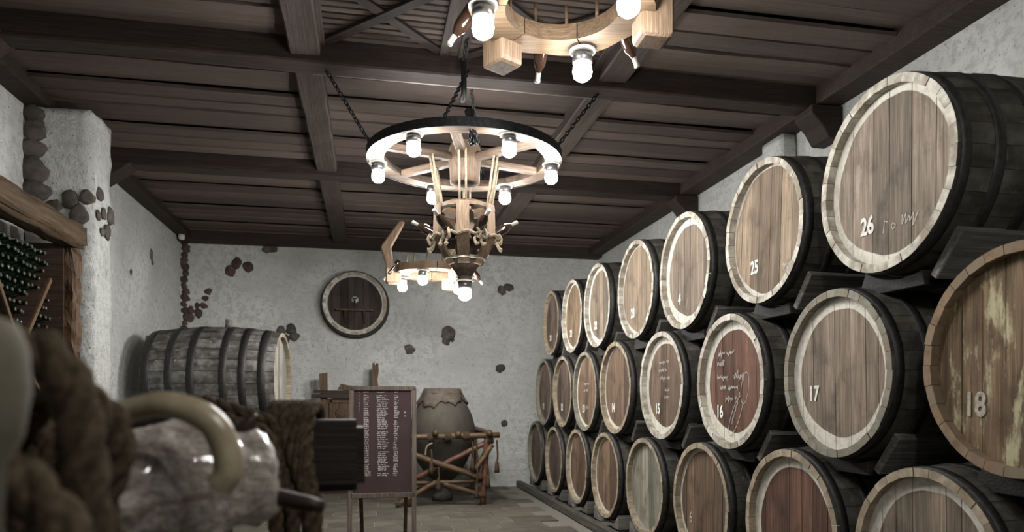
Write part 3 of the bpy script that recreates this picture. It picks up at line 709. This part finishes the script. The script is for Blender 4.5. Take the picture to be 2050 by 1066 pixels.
for (x, z, w_, h_) in ((-.28, .9, .05, 1.2), (.34, .9, .05, 1.2), (.03, 1.47, .7, .05), (.03, .32, .7, .05)): add('moulding', boxm('moulding', w_, .035, h_, M['gate'], .008), pn, (x, -.035, z))
for i, (x, z, r) in enumerate(((-.13, 1.28, .085), (.05, 1.22, .075), (-.13, 1.05, .08), (.06, 1.02, .08), (.2, 1.28, .07))): add('carving', lathe('carving', [(r, 0), (r*.92, -.02), (r*.7, -.012), (r*.55, -.025), (r*.2, -.03)], M['gate'], 14, 'y'), pn, (x, -.024, z))
add('sill', boxm('sill', 1.0, .16, .10, M['gate_dk'], .01, c=(0, 0, .05)), g)

# ================================================================== CHALK BOARD
bd = thing('chalk_board', 'maroon chalk board on a wooden easel covered in white handwritten rows', 'blackboard', (.122, 6.7, 0), (0, 0, R_(-2)))
W2, Z0, Z1 = .286, .60, 1.60
add('panel', boxm('panel', W2*2-.05, .012, Z1-Z0-.05, M['board'], 0, c=(0, 0, (Z0+Z1)/2)), bd)
for s in (-1, 1):
    st = [(s*W2-.021, Z1), (s*W2+.021, Z1), (s*(W2+.02)+.021, 0), (s*(W2+.02)-.021, 0)] if s < 0 else [(s*W2-.021, Z1), (s*W2+.021, Z1), (s*W2+.021, 0), (s*W2-.021, 0)]
    add('stile', prism('stile', st, 'y', -.022, .022, M['bframe'], .003), bd)
add('top_rail', boxm('top_rail', W2*2+.03, .044, .042, M['bframe'], .003, c=(0, 0, Z1-.005)), bd)
add('bottom_rail', boxm('bottom_rail', W2*2+.02, .044, .042, M['bframe'], .003, c=(0, 0, Z0)), bd)
for s in (-1, 1): add('rear_leg', prism('rear_leg', [(s*W2*.8-.018, 1.5), (s*W2*.8+.018, 1.5), (s*W2*.72+.018, 0), (s*W2*.72-.018, 0)], 'y', -.018, .018, M['gate_dk'], .003), bd, (0, .43, 0), (R_(14), 0, 0))
rn = random.Random(21); vs = []; fs = []; pln = lambda u, v, h: (u, -.0075, v)
rowsN = 47
for i in range(rowsN):
    z = 1.555-i*.0168
    h = .0095
    if i == 1: continue
    tl = []
    if rn.random() < (.8 if i < 12 else .0): tl += scrawl(-.222, z, .008, h, rn, .2)
    tl += scrawl(-.178 if i < 44 else -.172, z, .048 if i < 44 else .06, h*1.1, rn, .2)
    if rn.random() < .93: tl += scrawl(-.058+rn.uniform(-.004, .006)+.01*i/rowsN, z, rn.uniform(.07, .105), h, rn, .2)
    if rn.random() < .9: tl += scrawl(.098-.01*i/rowsN+rn.uniform(0, .01), z, rn.uniform(.03, .045), h*1.1, rn, .15)
    ribbon(tl, .0014, vs, fs, pln)
ribbon(scrawl(.19, 1.36, .02, .015, rn)+scrawl(.195, 1.33, .015, .015, rn), .002, vs, fs, pln)
tag(add('chalk_writing', mesh('chalk_writing', vs, fs, M['chalk']), bd), kind='stuff')

# ================================================================== CLAY JAR in pole frame
jr = thing('clay_jar', 'large old clay wine jar tied with a hide cover', 'jar', (1.06, 10.55, 0))
add('body', lathe('body', [(.02, .28), (.14, .30), (.24, .38), (.36, .56), (.455, .78), (.49, .96), (.485, 1.10), (.44, 1.27), (.36, 1.43), (.285, 1.53), (.265, 1.58), (.27, 1.62)], M['clay'], 36, amp=.008, seed=3), jr)
ft = add('foot', lathe('foot', [(.15, 0), (.155, .09), (.11, .11), (.095, .2), (.11, .32)], M['clay'], 24), jr)
# hide cover: disc over the mouth whose scalloped hem hangs over the shoulder
vs = []; fs = []; n_ = 48; rn = random.Random(4)
hem = [.10*abs(math.sin(i*.42+.8))**.7+.05*rn.random()*(i % 3 == 0)+.03*math.sin(i*.26) for i in range(n_)]
def jar_r(z): 
    T = [(1.27, .44), (1.43, .36), (1.53, .285), (1.58, .268), (1.63, .275)]
    for (a, b), (c, d) in zip(T[:-1], T[1:]):
        if a <= z <= c: return b+(d-b)*(z-a)/(c-a)
    return .44
for kx in range(6):
    for i in range(n_):
        a = TAU*i/n_
        if kx == 0: r, z = .12, 1.655
        elif kx == 1: r, z = .265, 1.652
        elif kx == 2: r, z = .285, 1.60
        else:
            z = 1.565-(kx-3)/2*(.04+hem[i]); r = jar_r(z)+.022+.008*math.sin(i*1.05+2.)
        vs.append((r*math.cos(a), r*math.sin(a), z))
for kx in range(5):
    for i in range(n_): fs.append([kx*n_+i, kx*n_+(i+1) % n_, (kx+1)*n_+(i+1) % n_, (kx+1)*n_+i])
fs.append(list(range(n_)))
hc = add('hide_cover', mesh('hide_cover', vs, fs, M['hide'], True), jr); sd_ = hc.modifiers.new('thick', 'SOLIDIFY'); sd_.thickness = .012; sd_.offset = 1
add('tie_rope', ropem('tie_rope', [(.29*math.cos(TAU*i/16), .29*math.sin(TAU*i/16), 1.585) for i in range(17)], .012, M['rope'], 4), jr)
fr = thing('pole_frame', 'frame of lashed wooden poles round the clay jar', 'frame', (1.06, 10.55, 0))
def pole(a, b, r=.035, m='pole', nm='pole', seed=0):
    a = Vector(a); b = Vector(b); n_ = 8
    return add(nm, tubem(nm, [a.lerp(b, i/n_) for i in range(n_+1)], [r*(1+.12*noise.noise(Vector((i*.9, seed, 0)))) for i in range(n_+1)], M[m], 10, .008, seed), fr)
HX, HY, ZP = .60, .58, .97
pole((-HX-.2, -HY, ZP), (HX+.16, -HY, ZP+.02), .042, seed=1); pole((-HX-.2, HY, ZP), (HX+.16, HY, ZP), .04, seed=2)
pole((HX, -HY-.16, ZP+.05), (HX, HY+.2, ZP+.06), .04, seed=3); pole((-HX, -HY-.16, ZP+.05), (-HX, HY+.2, ZP+.06), .04, seed=4)
for sx in (-1, 1):
    for sy in (-1, 1): pole((sx*(HX-.08), sy*(HY-.02), 0), (sx*HX*.98, sy*HY*.98, ZP+.1), .045 if sy < 0 else .04, 'pole_red' if sx > 0 else 'pole', 'leg', seed=5+sx+sy*2)
pole((-HX, -HY-.03, .78), (HX-.1, -HY-.03, .38), .042, seed=11, nm='brace'); pole((HX+.05, -HY+.04, .92), (-HX+.1, -HY+.04, .36), .038, 'pole_red', 'brace', 12)
pole((-HX, -HY+.02, .32), (HX-.1, -HY+.02, .34), .03, seed=13, nm='rail'); pole((-HX-.1, -HY, .02), (-.15, -HY, .34), .036, seed=14, nm='brace'); pole((-.05, -HY, .31), (HX-.05, -HY, .12), .036, seed=15, nm='brace')
pole((HX-.2, -HY-.05, .5), (HX+.05, -HY-.05, .86), .036, seed=16, nm='brace')
pole((HX+.02, -HY, .9), (HX+.0, HY, .35), .036, seed=17, nm='brace')
for (x, z) in ((-.16, 1.03), (.16, 1.01)): add('peg', lathe('peg', [(.042, -.12), (.045, 0)], M['pole'], 12, 'y'), fr, (x, -HY+.0, z))
for i, (x, z) in enumerate(((-.22, .96), (.02, .97), (.28, .98), (HX, 1.0), (HX+.02, .93))):
    add('lashing', ropem('lashing', [(x+.045*(j/24-.5)*2, -HY+.055*math.cos(j*1.3), z+.055*math.sin(j*1.3)) for j in range(25)], .012, M['rope'], 3), fr)
for i, (x, zt, zb_) in enumerate(((-.22, .80, .46), (-.12, .55, .22), (HX-.18, .92, .1), (HX+.11, .92, .46), (.36, .9, .5), (HX-.02, .55, .25))):
    ts = add('tassel', ropem('tassel', [(x, -HY-.06, zt), (x+.01, -HY-.07, (zt+zb_)/2), (x, -HY-.065, zb_+.16)], .014, M['rope'], 5), fr)
    add('tassel_end', lathe('tassel_end', [(.016, .18), (.026, .13), (.034, .06), (.038, 0)], M['rope'], 10), ts, (x, -HY-.065, zb_))
add('hook', tubem('hook', catmull([(-.30, -HY-.06, .72), (-.28, -HY-.06, .84), (-.2, -HY-.06, .89)], 6), .012, M['horn'], 8), fr)

# ================================================================== BOTTLES
BPROF = [(.010, .0), (.034, .0), (.0375, .006), (.038, .03), (.038, .185), (.034, .205), (.022, .228), (.0155, .245), (.0145, .285), (.0165, .288), (.0165, .297), (.012, .30)]
bm_green = lathe('bottle', BPROF, M['bottle'], 14); bm_brown = lathe('bottle', BPROF, M['bottle_br'], 14)
CAPP = [(.0158, .243), (.0152, .285), (.0175, .287), (.0175, .299), (.013, .302)]
cap_f = lathe('capsule', CAPP, M['foil'], 12); cap_d = lathe('capsule', [(.017, .286), (.0178, .298), (.013, .302)], M['foil_dk'], 12)
def bottle(base, direction, label, group, me=None, cap=None, s=1.):
    d = Vector(direction).normalized(); o = add('wine_bottle', me or bm_green, None, base); o.rotation_euler = d.to_track_quat('Z', 'Y').to_euler(); o.scale = (s, s, s)
    add('capsule', cap or cap_f, o); return tag(o, label, 'bottle', group)

# ================================================================== BOTTLE RACK on the left wall
rk = thing('bottle_rack', 'dark wooden rack of diagonal bins for bottles left of the pillar', 'wine rack', (XL, 6.0, 0))
add('back_panel', boxm('back_panel', .03, 1.9, 2.85, M['rackwood'], 0, c=(.02, -.2, 1.42)), rk)
bp = boxm('bark_post', .13, .14, 2.80, M['bark'], .02, seg=(2, 2, 40), c=(.445, .67, 1.40)); wob(bp, .03, 11, 3); wob(bp, .015, 30, 4); add('bark_post', bp, rk)
add('side_board', boxm('side_board', .42, .04, 2.8, M['rackwood'], .004, c=(.22, .60, 1.4)), rk)
add('shelf_board', boxm('shelf_board', .40, 1.8, .035, M['rackwood'], .004, c=(.20, -.3, 1.30)), rk)
def dboard(y0, z0, y1, z1, wdt=.035):
    L = math.hypot(y1-y0, z1-z0); a = math.atan2(z1-z0, y1-y0)
    o = add('bin_board', boxm('bin_board', .34, L, wdt, M['rackwood'], .003), rk, (.20, (y0+y1)/2, (z0+z1)/2), (a, 0, 0))
    add('edge_batten', boxm('edge_batten', .02, L, wdt, M['racklight'], .003), o, (.18, 0, 0)); return (y0, z0, y1, z1)
DB = [dboard(-.62, 2.66, -.05, 1.86), dboard(.46, 2.48, -.05, 1.86), dboard(-.05, 1.82, .5, 1.36), dboard(-.05, 1.82, -.7, 1.36)]
lm = boxm('rack_lintel', .22, 2.75, .21, M['lintel'], .035, seg=(3, 26, 3), segs=2, smooth=True); wob(lm, .02, 5, 2); wob(lm, .012, 15, 6); wob(lm, .006, 40, 3)
ln = thing('rack_lintel', 'thick hewn weathered beam over the bottle rack', 'beam', (XL+.44, 5.40, 2.89)); add('timber', lm, ln)
rn = random.Random(5); nb = 0
z = 1.40; row = 0
while z < 2.74:
    y = -.62+(.043 if row % 2 else 0)
    while y < .52:
        ok = True
        for (a, b, c, d) in DB:
            L2 = (c-a)**2+(d-b)**2; t_ = max(0, min(1, ((y-a)*(c-a)+(z-b)*(d-b))/L2)); 
            if math.hypot(y-a-t_*(c-a), z-b-t_*(d-b)) < .066: ok = False
        if y > .12 and z > 1.9 and (z-1.86) < (y+.05)*1.2 : ok = ok and rn.random() < .75
        if ok and z > 1.75:
            bottle((XL+.055+rn.uniform(-.015, .02), 6.0+y, z), (1, rn.uniform(-.02, .02), rn.uniform(-.01, .03)), 'dark green bottle lying neck outwards in the rack, %s' % ('open V-shaped bin' if z > 1.86+abs(y+.05)*1.3 else ('bin left of the V' if y < -.05 else 'bin right of the V')), 'bottles in the wall rack', None, cap_d); nb += 1
        y += .086
    z += .0755; row += 1

# ================================================================== CHANDELIERS
cap_m = lathe('cap', [(.028, .05), (.058, .046), (.064, .02), (.064, -.018), (.05, -.022)], M['steel'], 20)
plate_m = ringm('plate', [(.045, .05), (.085, .05), (.085, .062), (.045, .062)], M['plate'], 20)
GP = [(.012, .0), (.045, -.004), (.058, -.02), (.063, -.055), (.055, -.088), (.032, -.108), (.006, -.114)]
globes = {k: lathe('glass', GP, M[k], 18) for k in ('lamp', 'lamp_near', 'lamp_added', 'lamp_far')}
cage_m = None
def lamp(parent, loc, s=.86, bulb='lamp'):
    c = add('lamp', cap_m, parent, loc, (0, 0, 0), (s, s, s)); add('plate', plate_m, c); add('glass', globes[bulb], c, (0, 0, -.02)); return c
def ring_chandelier(label, loc, rot, scale=1., blocks=(10, 130, 250), lamps=(70, 192, 315), bulb='lamp'):
    t = thing('ring_chandelier', label, 'chandelier', loc, (0, 0, R_(rot))); t.scale = (scale,)*3
    # ring of felloes: four curved boards pegged together
    ri, ro, h = .285, .47, .085
    for q in range(6):
        a0 = R_(10+60*q+.6); a1 = R_(10+60*(q+1)-.6); n_ = 7; vs = []; fs = []
        for i in range(n_+1):
            a = a0+(a1-a0)*i/n_
            rr = ro*(.93+.07*abs(math.cos(3*(a-R_(10)))))
            for r, z in ((ri, 0), (rr, 0), (rr, h), (ri, h)): vs.append((r*math.cos(a), r*math.sin(a), z))
        for i in range(n_): fs += [[i*4+k, i*4+(k+1) % 4, i*4+4+(k+1) % 4, i*4+4+k] for k in range(4)]
        fs += [[0, 1, 2, 3], [n_*4+k for k in range(4)]]
        me = mesh('felloe', vs, fs, M['chan']); add('felloe', me, t)
    for a in blocks:
        f = R_(a); hold = add('arm', prism('arm', [(.385, -.10), (.40, -.115), (.545, -.115), (.56, -.10), (.56, .12), (.62, .30), (.40, .62), (.34, .60), (.50, .30), (.47, .12), (.385, .10)], 'y', -.075, .075, M['chan_z'], .012), t, (0, 0, 0), (0, 0, f))
    for k in range(12):
        a = R_(k*30+22); add('peg', lathe('peg', [(.010, .06), (.009, .21)], M['chan'], 8), t, (.33*math.cos(a), .33*math.sin(a), 0))
    for a in lamps: lamp(t, (.40*math.cos(R_(a)), .40*math.sin(R_(a)), -.065), .86, bulb)
    add('crown', lathe('crown', [(.05, .5), (.09, .52), (.09, .58), (.05, .60)], M['iron'], 16), t)
    for a in blocks: add('stay', chainm('stay', (.40*math.cos(R_(a)), .40*math.sin(R_(a)), .58), (.06*math.cos(R_(a)), .06*math.sin(R_(a)), .56), M['iron'], .045, .005), t)
    zt = (ZC-loc[2])/scale
    add('chain', chainm('chain', (0, 0, .6), (0, 0, zt+.02), M['iron'], .05, .006), t)
    return t
def ring_bottles(loc, rot, scale, necks, desc, grp):
    for a, word in necks:
        f = R_(a+rot); tl = R_(52); rad = Vector((math.cos(f), math.sin(f), 0))
        tip = Vector(loc)+rad*.60*scale+Vector((0, 0, -.09*scale)); d = rad*math.cos(tl)+Vector((0, 0, -math.sin(tl)))
        bottle(tip-d*.30, d, desc % word, grp, bm_brown, cap_f)
C1 = (.94, 3.41, 3.42); C3 = (.76, 8.6, 3.0)
ring_chandelier('wooden ring chandelier hanging nearest the viewer at the top', C1, -YAW, 1.0, bulb='lamp_near')
ring_bottles(C1, -YAW, 1., ((42, 'rightmost'), (100, 'middle'), (165, 'leftmost')), 'dark bottle hung neck down on the nearest ring chandelier, %s of three', 'bottles on the nearest chandelier')
ring_chandelier('small wooden ring chandelier farthest away near the back wall', C3, 200, 1.02, (-20, 100, 220), (-46, 47, 197, 129, 165), 'lamp_far')
ring_bottles(C3, 200, 1.0, ((-15, 'left'), (100, 'front'), (160, 'right'), (285, 'back')), 'dark bottle hung neck down on the %s of the farthest ring chandelier', 'bottles on the farthest chandelier')

ring_chandelier('added unseen ring chandelier over the viewer, lighting the foreground', (.94, .1, 3.42), 20, 1.0, bulb='lamp_added')  # extra chandelier added out of frame to light the foreground
CW = (.765, 5.775, 3.46)
wv = thing('wheel_chandelier', 'wagon wheel chandelier with six lamps and a hanging wooden lantern', 'chandelier', CW, (R_(0), 0, R_(-YAW)))
RO = .78
for q in range(6):
    a0 = R_(60*q+.4); a1 = R_(60*q+59.6); n_ = 8; vs = []; fs = []
    for i in range(n_+1):
        a = a0+(a1-a0)*i/n_
        for r, z in ((RO-.125, -.028), (RO, -.028), (RO, .03), (RO-.125, .03)): vs.append((r*math.cos(a), r*math.sin(a), z))
    for i in range(n_): fs += [[i*4+k, i*4+(k+1) % 4, i*4+4+(k+1) % 4, i*4+4+k] for k in range(4)]
    fs += [[0, 1, 2, 3], [n_*4+k for k in range(4)]]
    add('felloe', wob(mesh('felloe', vs, fs, M['felloe']), .006, 8, q), wv)
add('tyre', ringm('tyre', [(RO+.001, -.033), (RO+.014, -.033), (RO+.014, .036), (RO+.001, .036)], M['iron'], 64, 'z', False), wv)
add('hub', lathe('hub', [(.075, -.20), (.12, -.20), (.125, -.10), (.135, -.02), (.135, .06), (.115, .12), (.10, .14)], M['hub'], 24), wv)
add('hub_bore', lathe('hub_bore', [(.001, -.2035), (.072, -.2035), (.076, -.2005)], M['slab'], 20), wv)
for q in range(6):
    a = R_(60*q+27); add('spoke', boxm('spoke', RO-.22, .075, .06, M['felloe'], .012, seg=(4, 1, 1), amp=.006, seed=q, c=((RO-.22)/2+.115, 0, 0)), wv, (0, 0, 0), (0, 0, a))
for k, a in enumerate((3, 63, 118, 180, 242, 301)): lamp(wv, ((RO-.07)*math.cos(R_(a)), (RO-.07)*math.sin(R_(a)), -.078))
for a in (20, 140, 205, 270, 325):
    p = ((RO-.06)*math.cos(R_(a)), (RO-.06)*math.sin(R_(a)), .05)
# hanging chains
inv = Matrix.Rotation(R_(YAW), 3, 'Z')
def loc_w(x, y, z): return inv @ (Vector((x, y, z))-Vector(CW))
for (a, top) in ((185, (-.34, 5.56, 4.02)), (355, (1.85, 5.58, 4.02)), (262, (.74, 5.45, 4.02)), (80, (.8, 5.68, 4.03))):
    add('chain', chainm('chain', ((RO-.05)*math.cos(R_(a)), (RO-.05)*math.sin(R_(a)), .05), loc_w(*top), M['iron'], .05, .0055), wv)
add('hook', tubem('hook', catmull([(.10, -.66, .05), (.11, -.70, .0), (.10, -.69, -.07), (.12, -.66, -.09)], 5), .012, M['iron'], 8), wv)
rn = random.Random(9)
for i in range(7): add('chain_heap', chainm('chain_heap', (.09+rn.uniform(-.03, .03), -.69+rn.uniform(-.03, .03), .10), (.11+rn.uniform(-.03, .03), -.69+rn.uniform(-.03, .03), -.1), M['iron'], .05, .006), wv)
# lantern
lt = add('lantern_frame', ringm('lantern_frame', [(.17, -.365), (.245, -.40), (.25, -.43), (.19, -.43)], M['chan'], 12), wv)
for q in range(6):
    a = R_(60*q+30)
    s1 = add('lantern_stave', prism('lantern_stave', [(.232, -.40), (.255, -.40), (.265, -.655), (.24, -.655)], 'y', -.05, .05, M['chan_z'], .004), wv, (0, 0, 0), (0, 0, a))
    add('lower_stave', prism('lower_stave', [(.24, -.65), (.265, -.65), (.135, -.87), (.11, -.87)], 'y', -.05, .05, M['chan_z'], .004), s1)
add('lantern_ring', ringm('lantern_ring', [(.10, -.815), (.165, -.81), (.17, -.83), (.10, -.84)], M['brass'], 24), wv)
add('lantern_cone', lathe('lantern_cone', [(.14, -.84), (.06, -.955), (.045, -.965)], M['chan_dk'], 8, smooth=False), wv)
add('lantern_core', lathe('lantern_core', [(.07, -.42), (.09, -.6), (.07, -.84)], M['chan_dk'], 12), wv)
add('lantern_base', boxm('lantern_base', .36, .36, .02, M['chan_dk'], .004), wv, (0, 0, -.69))
kb = add('knob', lathe('knob', [(.04, -.95), (.058, -.97), (.062, -1.0), (.05, -1.03)], M['chan_dk'], 18), wv)
lamp(wv, (0, 0, -1.045))
bnd = [(.275*math.cos(TAU*i/36), .275*math.sin(TAU*i/36), -.655+.012*math.sin(i*2.1)) for i in range(37)]
add('rope_band', ropem('rope_band', bnd, .013, M['rope_pale'], 3), wv)
for q in range(6):
    a = R_(60*q)
    for kx in range(2):
        pts = [((.28+.02*math.sin(j*1.4))*math.cos(a+(kx-.5)*.2+.07*math.sin(j*1.1)), (.28+.02*math.sin(j*1.4))*math.sin(a+(kx-.5)*.2+.07*math.sin(j*1.1)), -.64-.018*j+.02*math.cos(j*1.9)) for j in range(7)]
        add('rope_knot', ropem('rope_knot', pts, .012, M['rope_pale'], 4), wv)
for q in range(6):
    a = R_(60*q+30)
    for s in (-.09, .09): add('hanging_cord', tubem('hanging_cord', [(.235*math.cos(a+s*1.2), .235*math.sin(a+s*1.2), -.40), (.30*math.cos(a+s), .30*math.sin(a+s), -.01)], .009, M['rope_pale'], 8), wv)
for q in range(6):
    a = R_(60*q-YAW); d = Vector((math.cos(a)*math.cos(R_(28)), math.sin(a)*math.cos(R_(28)), math.sin(R_(28))))
    base = Vector(CW)+Vector((math.cos(a)*.165, math.sin(a)*.165, -.655))
    bottle(base, d, 'dark wine bottle leaning out of the hanging wooden lantern towards the %s' % ('right', 'back right', 'back left', 'left', 'front left', 'front right')[q], 'bottles in the hanging lantern', bm_brown, cap_f)
# black pipe hook hanging from the near beam, security camera
t = thing('ceiling_hook', 'black pipe hook hanging by a chain from the near beam', 'hook', (.70, 5.36, 3.98))
add('pipe', tubem('pipe', catmull([(0, 0, .10), (0, -.02, -.14), (.0, .04, -.19), (-.0, .09, -.17)], 6), .022, M['iron'], 10), t); add('chain', chainm('chain', (0, 0, .08), (0, -.25, .17), M['iron'], .05, .006), t)
t = thing('security_camera', 'small white security camera in the corner under the ceiling', 'camera', (XL+.09, 11.8, 4.02))
add('housing', lathe('housing', [(.045, .05), (.05, .0), (.046, -.02), (.02, -.045)], M['white'], 16), t); add('lens', lathe('lens', [(.018, -.052), (.022, -.045), (.02, -.03)], M['bottle'], 12), t)

# ================================================================== FOREGROUND WINDLASS (turned square to the viewer)
FR = (0, 0, R_(-YAW))
def fthing(name, label, cat, group=None): return thing(name, label, cat, (0, 0, 0), FR, group)
ww = fthing('press_windlass', 'old press windlass of varnished log, dark beam and horn hook in foreground', 'windlass')
bmh = boxm('cross_beam', .95, .185, .19, M['fgbeam'], .02, seg=(8, 1, 1), segs=2, amp=.006, c=(-.475, 0, 0)); add('cross_beam', bmh, ww, (-.41, 1.96, 1.335), (0, 0, R_(15)))
ax0 = Vector((-1.05, 1.12, 1.295)); ax1 = Vector((-.535, 1.43, 1.325)); n_ = 60; pts = []; rd = []
for i in range(n_+1):
    t_ = i/n_; pts.append(ax0.lerp(ax1, t_)); rd.append((.112+.006*math.sin(t_*17)+(0.012*math.sin(t_*PI)))*(1-.10*max(0, (t_-.86)/.14)))
for k, f in ((.02, .90), (.038, .74), (.05, .52), (.056, .28), (.058, .03)): pts.append(ax1+(ax1-ax0).normalized()*k); rd.append(.112*f)
lg = tubem('log', pts, rd, M['log'], 72); wob(lg, .014, 9, 2); wob(lg, .010, 24, 5); wob(lg, .004, 60, 8); add('log', lg, ww)
hp = catmull([(-.76, 1.27, 1.40), (-.70, 1.22, 1.445), (-.61, 1.20, 1.472), (-.553, 1.20, 1.467), (-.505, 1.20, 1.44), (-.484, 1.20, 1.394), (-.481, 1.20, 1.36), (-.494, 1.20, 1.337)], 8)
add('horn_hook', tubem('horn_hook', hp, [.017+.007*math.sin(min(1, i/(len(hp)-1)*1.3)*PI*.6) for i in range(len(hp))], M['horn'], 16), ww)
add('peg', tubem('peg', [Vector((-.54, 1.41, 1.305)).lerp(Vector((-.372, 1.40, 1.27)), i/6) for i in range(7)], [.019, .018, .018, .017, .0165, .016, .012], M['fgpeg'], 14), ww)
add('peg', tubem('peg', [Vector((-.59, 1.46, 1.37)).lerp(Vector((-.524, 1.45, 1.452)), i/5) for i in range(6)], [.02, .021, .022, .02, .014, .004], M['fgpeg'], 12), ww)
for (x, y, zt) in ((-.70, 1.335, 1.215), (-.98, 1.165, 1.19), (-.80, 1.85, 1.25), (-1.2, 1.75, 1.25)): add('leg', boxm('leg', .11, .11, zt, M['fgbeam'], .012, c=(x, y, zt/2)), ww)
dirn = (ax1-ax0).normalized(); up = Vector((0, 0, 1)); sd = dirn.cross(up).normalized(); upp = sd.cross(dirn)
def rope(label, pts, r, grp='thick ropes on the press windlass', m='rope', per=10): return tag(add('rope', ropem('rope', pts, r, M[m], per), None, (0, 0, 0), FR), label, 'rope', grp)
# turns of rope round the left part of the log
for k, s in enumerate((.58, .50, .415)):
    pts = []
    for i in range(26):
        a = TAU*i/20; c = ax0.lerp(ax1, s-.002*i+.012*math.sin(i*.7)); rr = .150+.006*math.sin(i*.9+k); pts.append(c+sd*math.cos(a)*rr+upp*math.sin(a)*rr)
    rope(('brown rope turn round the varnished log, nearest its bare end', 'middle brown rope turn round the varnished log', 'brown rope turn round the log, nearest the viewer')[k], pts, .019, per=4)
# big near loops
rope('thick blurred brown rope loop arching beside the grey post', [(-.80, 1.10, 1.30), (-.72, 1.0, 1.48), (-.635, .92, 1.545), (-.585, .90, 1.535), (-.556, .90, 1.485), (-.545, .90, 1.42), (-.541, .90, 1.355), (-.54, .92, 1.27), (-.56, .96, 1.12), (-.60, 1.0, .98)], .030)
rope('thick brown rope loop bulging in front of the white pillar', [(-.82, 1.15, 1.40), (-.70, 1.08, 1.49), (-.63, 1.05, 1.485), (-.592, 1.05, 1.452), (-.580, 1.05, 1.41), (-.595, 1.05, 1.362), (-.62, 1.06, 1.30), (-.63, 1.08, 1.15), (-.66, 1.1, .95)], .024)
rope('thick blurred rope sloping across the bottom left corner', [(-.72, .84, 1.40), (-.63, .81, 1.415), (-.578, .80, 1.405), (-.54, .80, 1.378), (-.508, .80, 1.34), (-.488, .80, 1.30), (-.47, .82, 1.20), (-.46, .84, 1.05)], .029)
rope('slack inner rope strand behind the bottom left rope', [(-.70, .95, 1.34), (-.62, .92, 1.37), (-.59, .90, 1.33), (-.575, .90, 1.25), (-.57, .92, 1.1)], .026)
rope('rope strand hanging beside the log turns', [(-.75, 1.2, 1.42), (-.675, 1.12, 1.40), (-.642, 1.10, 1.35), (-.625, 1.10, 1.29), (-.612, 1.10, 1.22), (-.605, 1.12, 1.1)], .020)
# ropes on the cross beam
for k, (x, dx, zb_) in enumerate(((-.625, .075, 1.10), (-.60, .10, 1.12), (-.575, .075, 1.02), (-.55, .055, 1.0), (-.535, .03, 1.06))):
    y0, y1 = 1.93-.115, 1.93+.115
    pts = [(x-.05, y1, 1.22), (x-.03, y1+.01, 1.38), (x-.012, y1-.05, 1.452), (x, 1.90, 1.462), (x+.012, y0+.02, 1.45), (x+dx*.3, y0-.012, 1.38), (x+dx*.7, y0-.03, 1.28), (x+dx, y0-.04, 1.20), (x+dx*.95, y0-.03, zb_)]
    rope('brown rope end draped over the dark beam, %s of five' % ('leftmost', 'second', 'third', 'fourth', 'rightmost')[k], pts, .021)
for k, (z, y) in enumerate(((1.465, 1.80), (1.455, 1.86), (1.44, 1.76))):
    pts = [(-1.0, y+.05, z-.03), (-.90, y+.03, z+.005), (-.80, y, z+.012-.004*k), (-.72, y-.02, z-.002), (-.66, y-.02, z-.022), (-.61, y, z-.045), (-.59, y+.0, z-.12), (-.585, y-.0, z-.3)]
    rope('brown rope strand running along the top of the dark beam, %s' % ('uppermost', 'behind the others', 'lowest')[k], pts, .019)
tag(add('grey_post', lathe('grey_post', [(.03, 0), (.022, 1.36), (.024, 1.41), (.040, 1.44), (.048, 1.49), (.045, 1.535), (.034, 1.562), (.01, 1.572)], M['knob'], 24, amp=.004), None, Matrix.Rotation(R_(-YAW), 3, 'Z') @ Vector((-.562, .75, 0))), 'blurred grey round-headed wooden post at far left', 'post')
vs = []; fs = []; rn = random.Random(8)
for i in range(40):
    x = -.575+rn.uniform(-.03, .03); y = 1.83+rn.uniform(-.02, .02); tube_geo([Vector((x, y, 1.22)), Vector((x+rn.uniform(-.01, .02), y, 1.05)), Vector((x+rn.uniform(-.03, .03), y, .85))], .0025, 5, vs, fs)
tag(add('straw_bundle', mesh('straw_bundle', vs, fs, M['straw'], True), None, (0, 0, 0), FR), 'thin straw bundle hanging below the ropes', 'straw', kind='stuff')
print('objects', len(bpy.data.objects), 'bottles', nb)
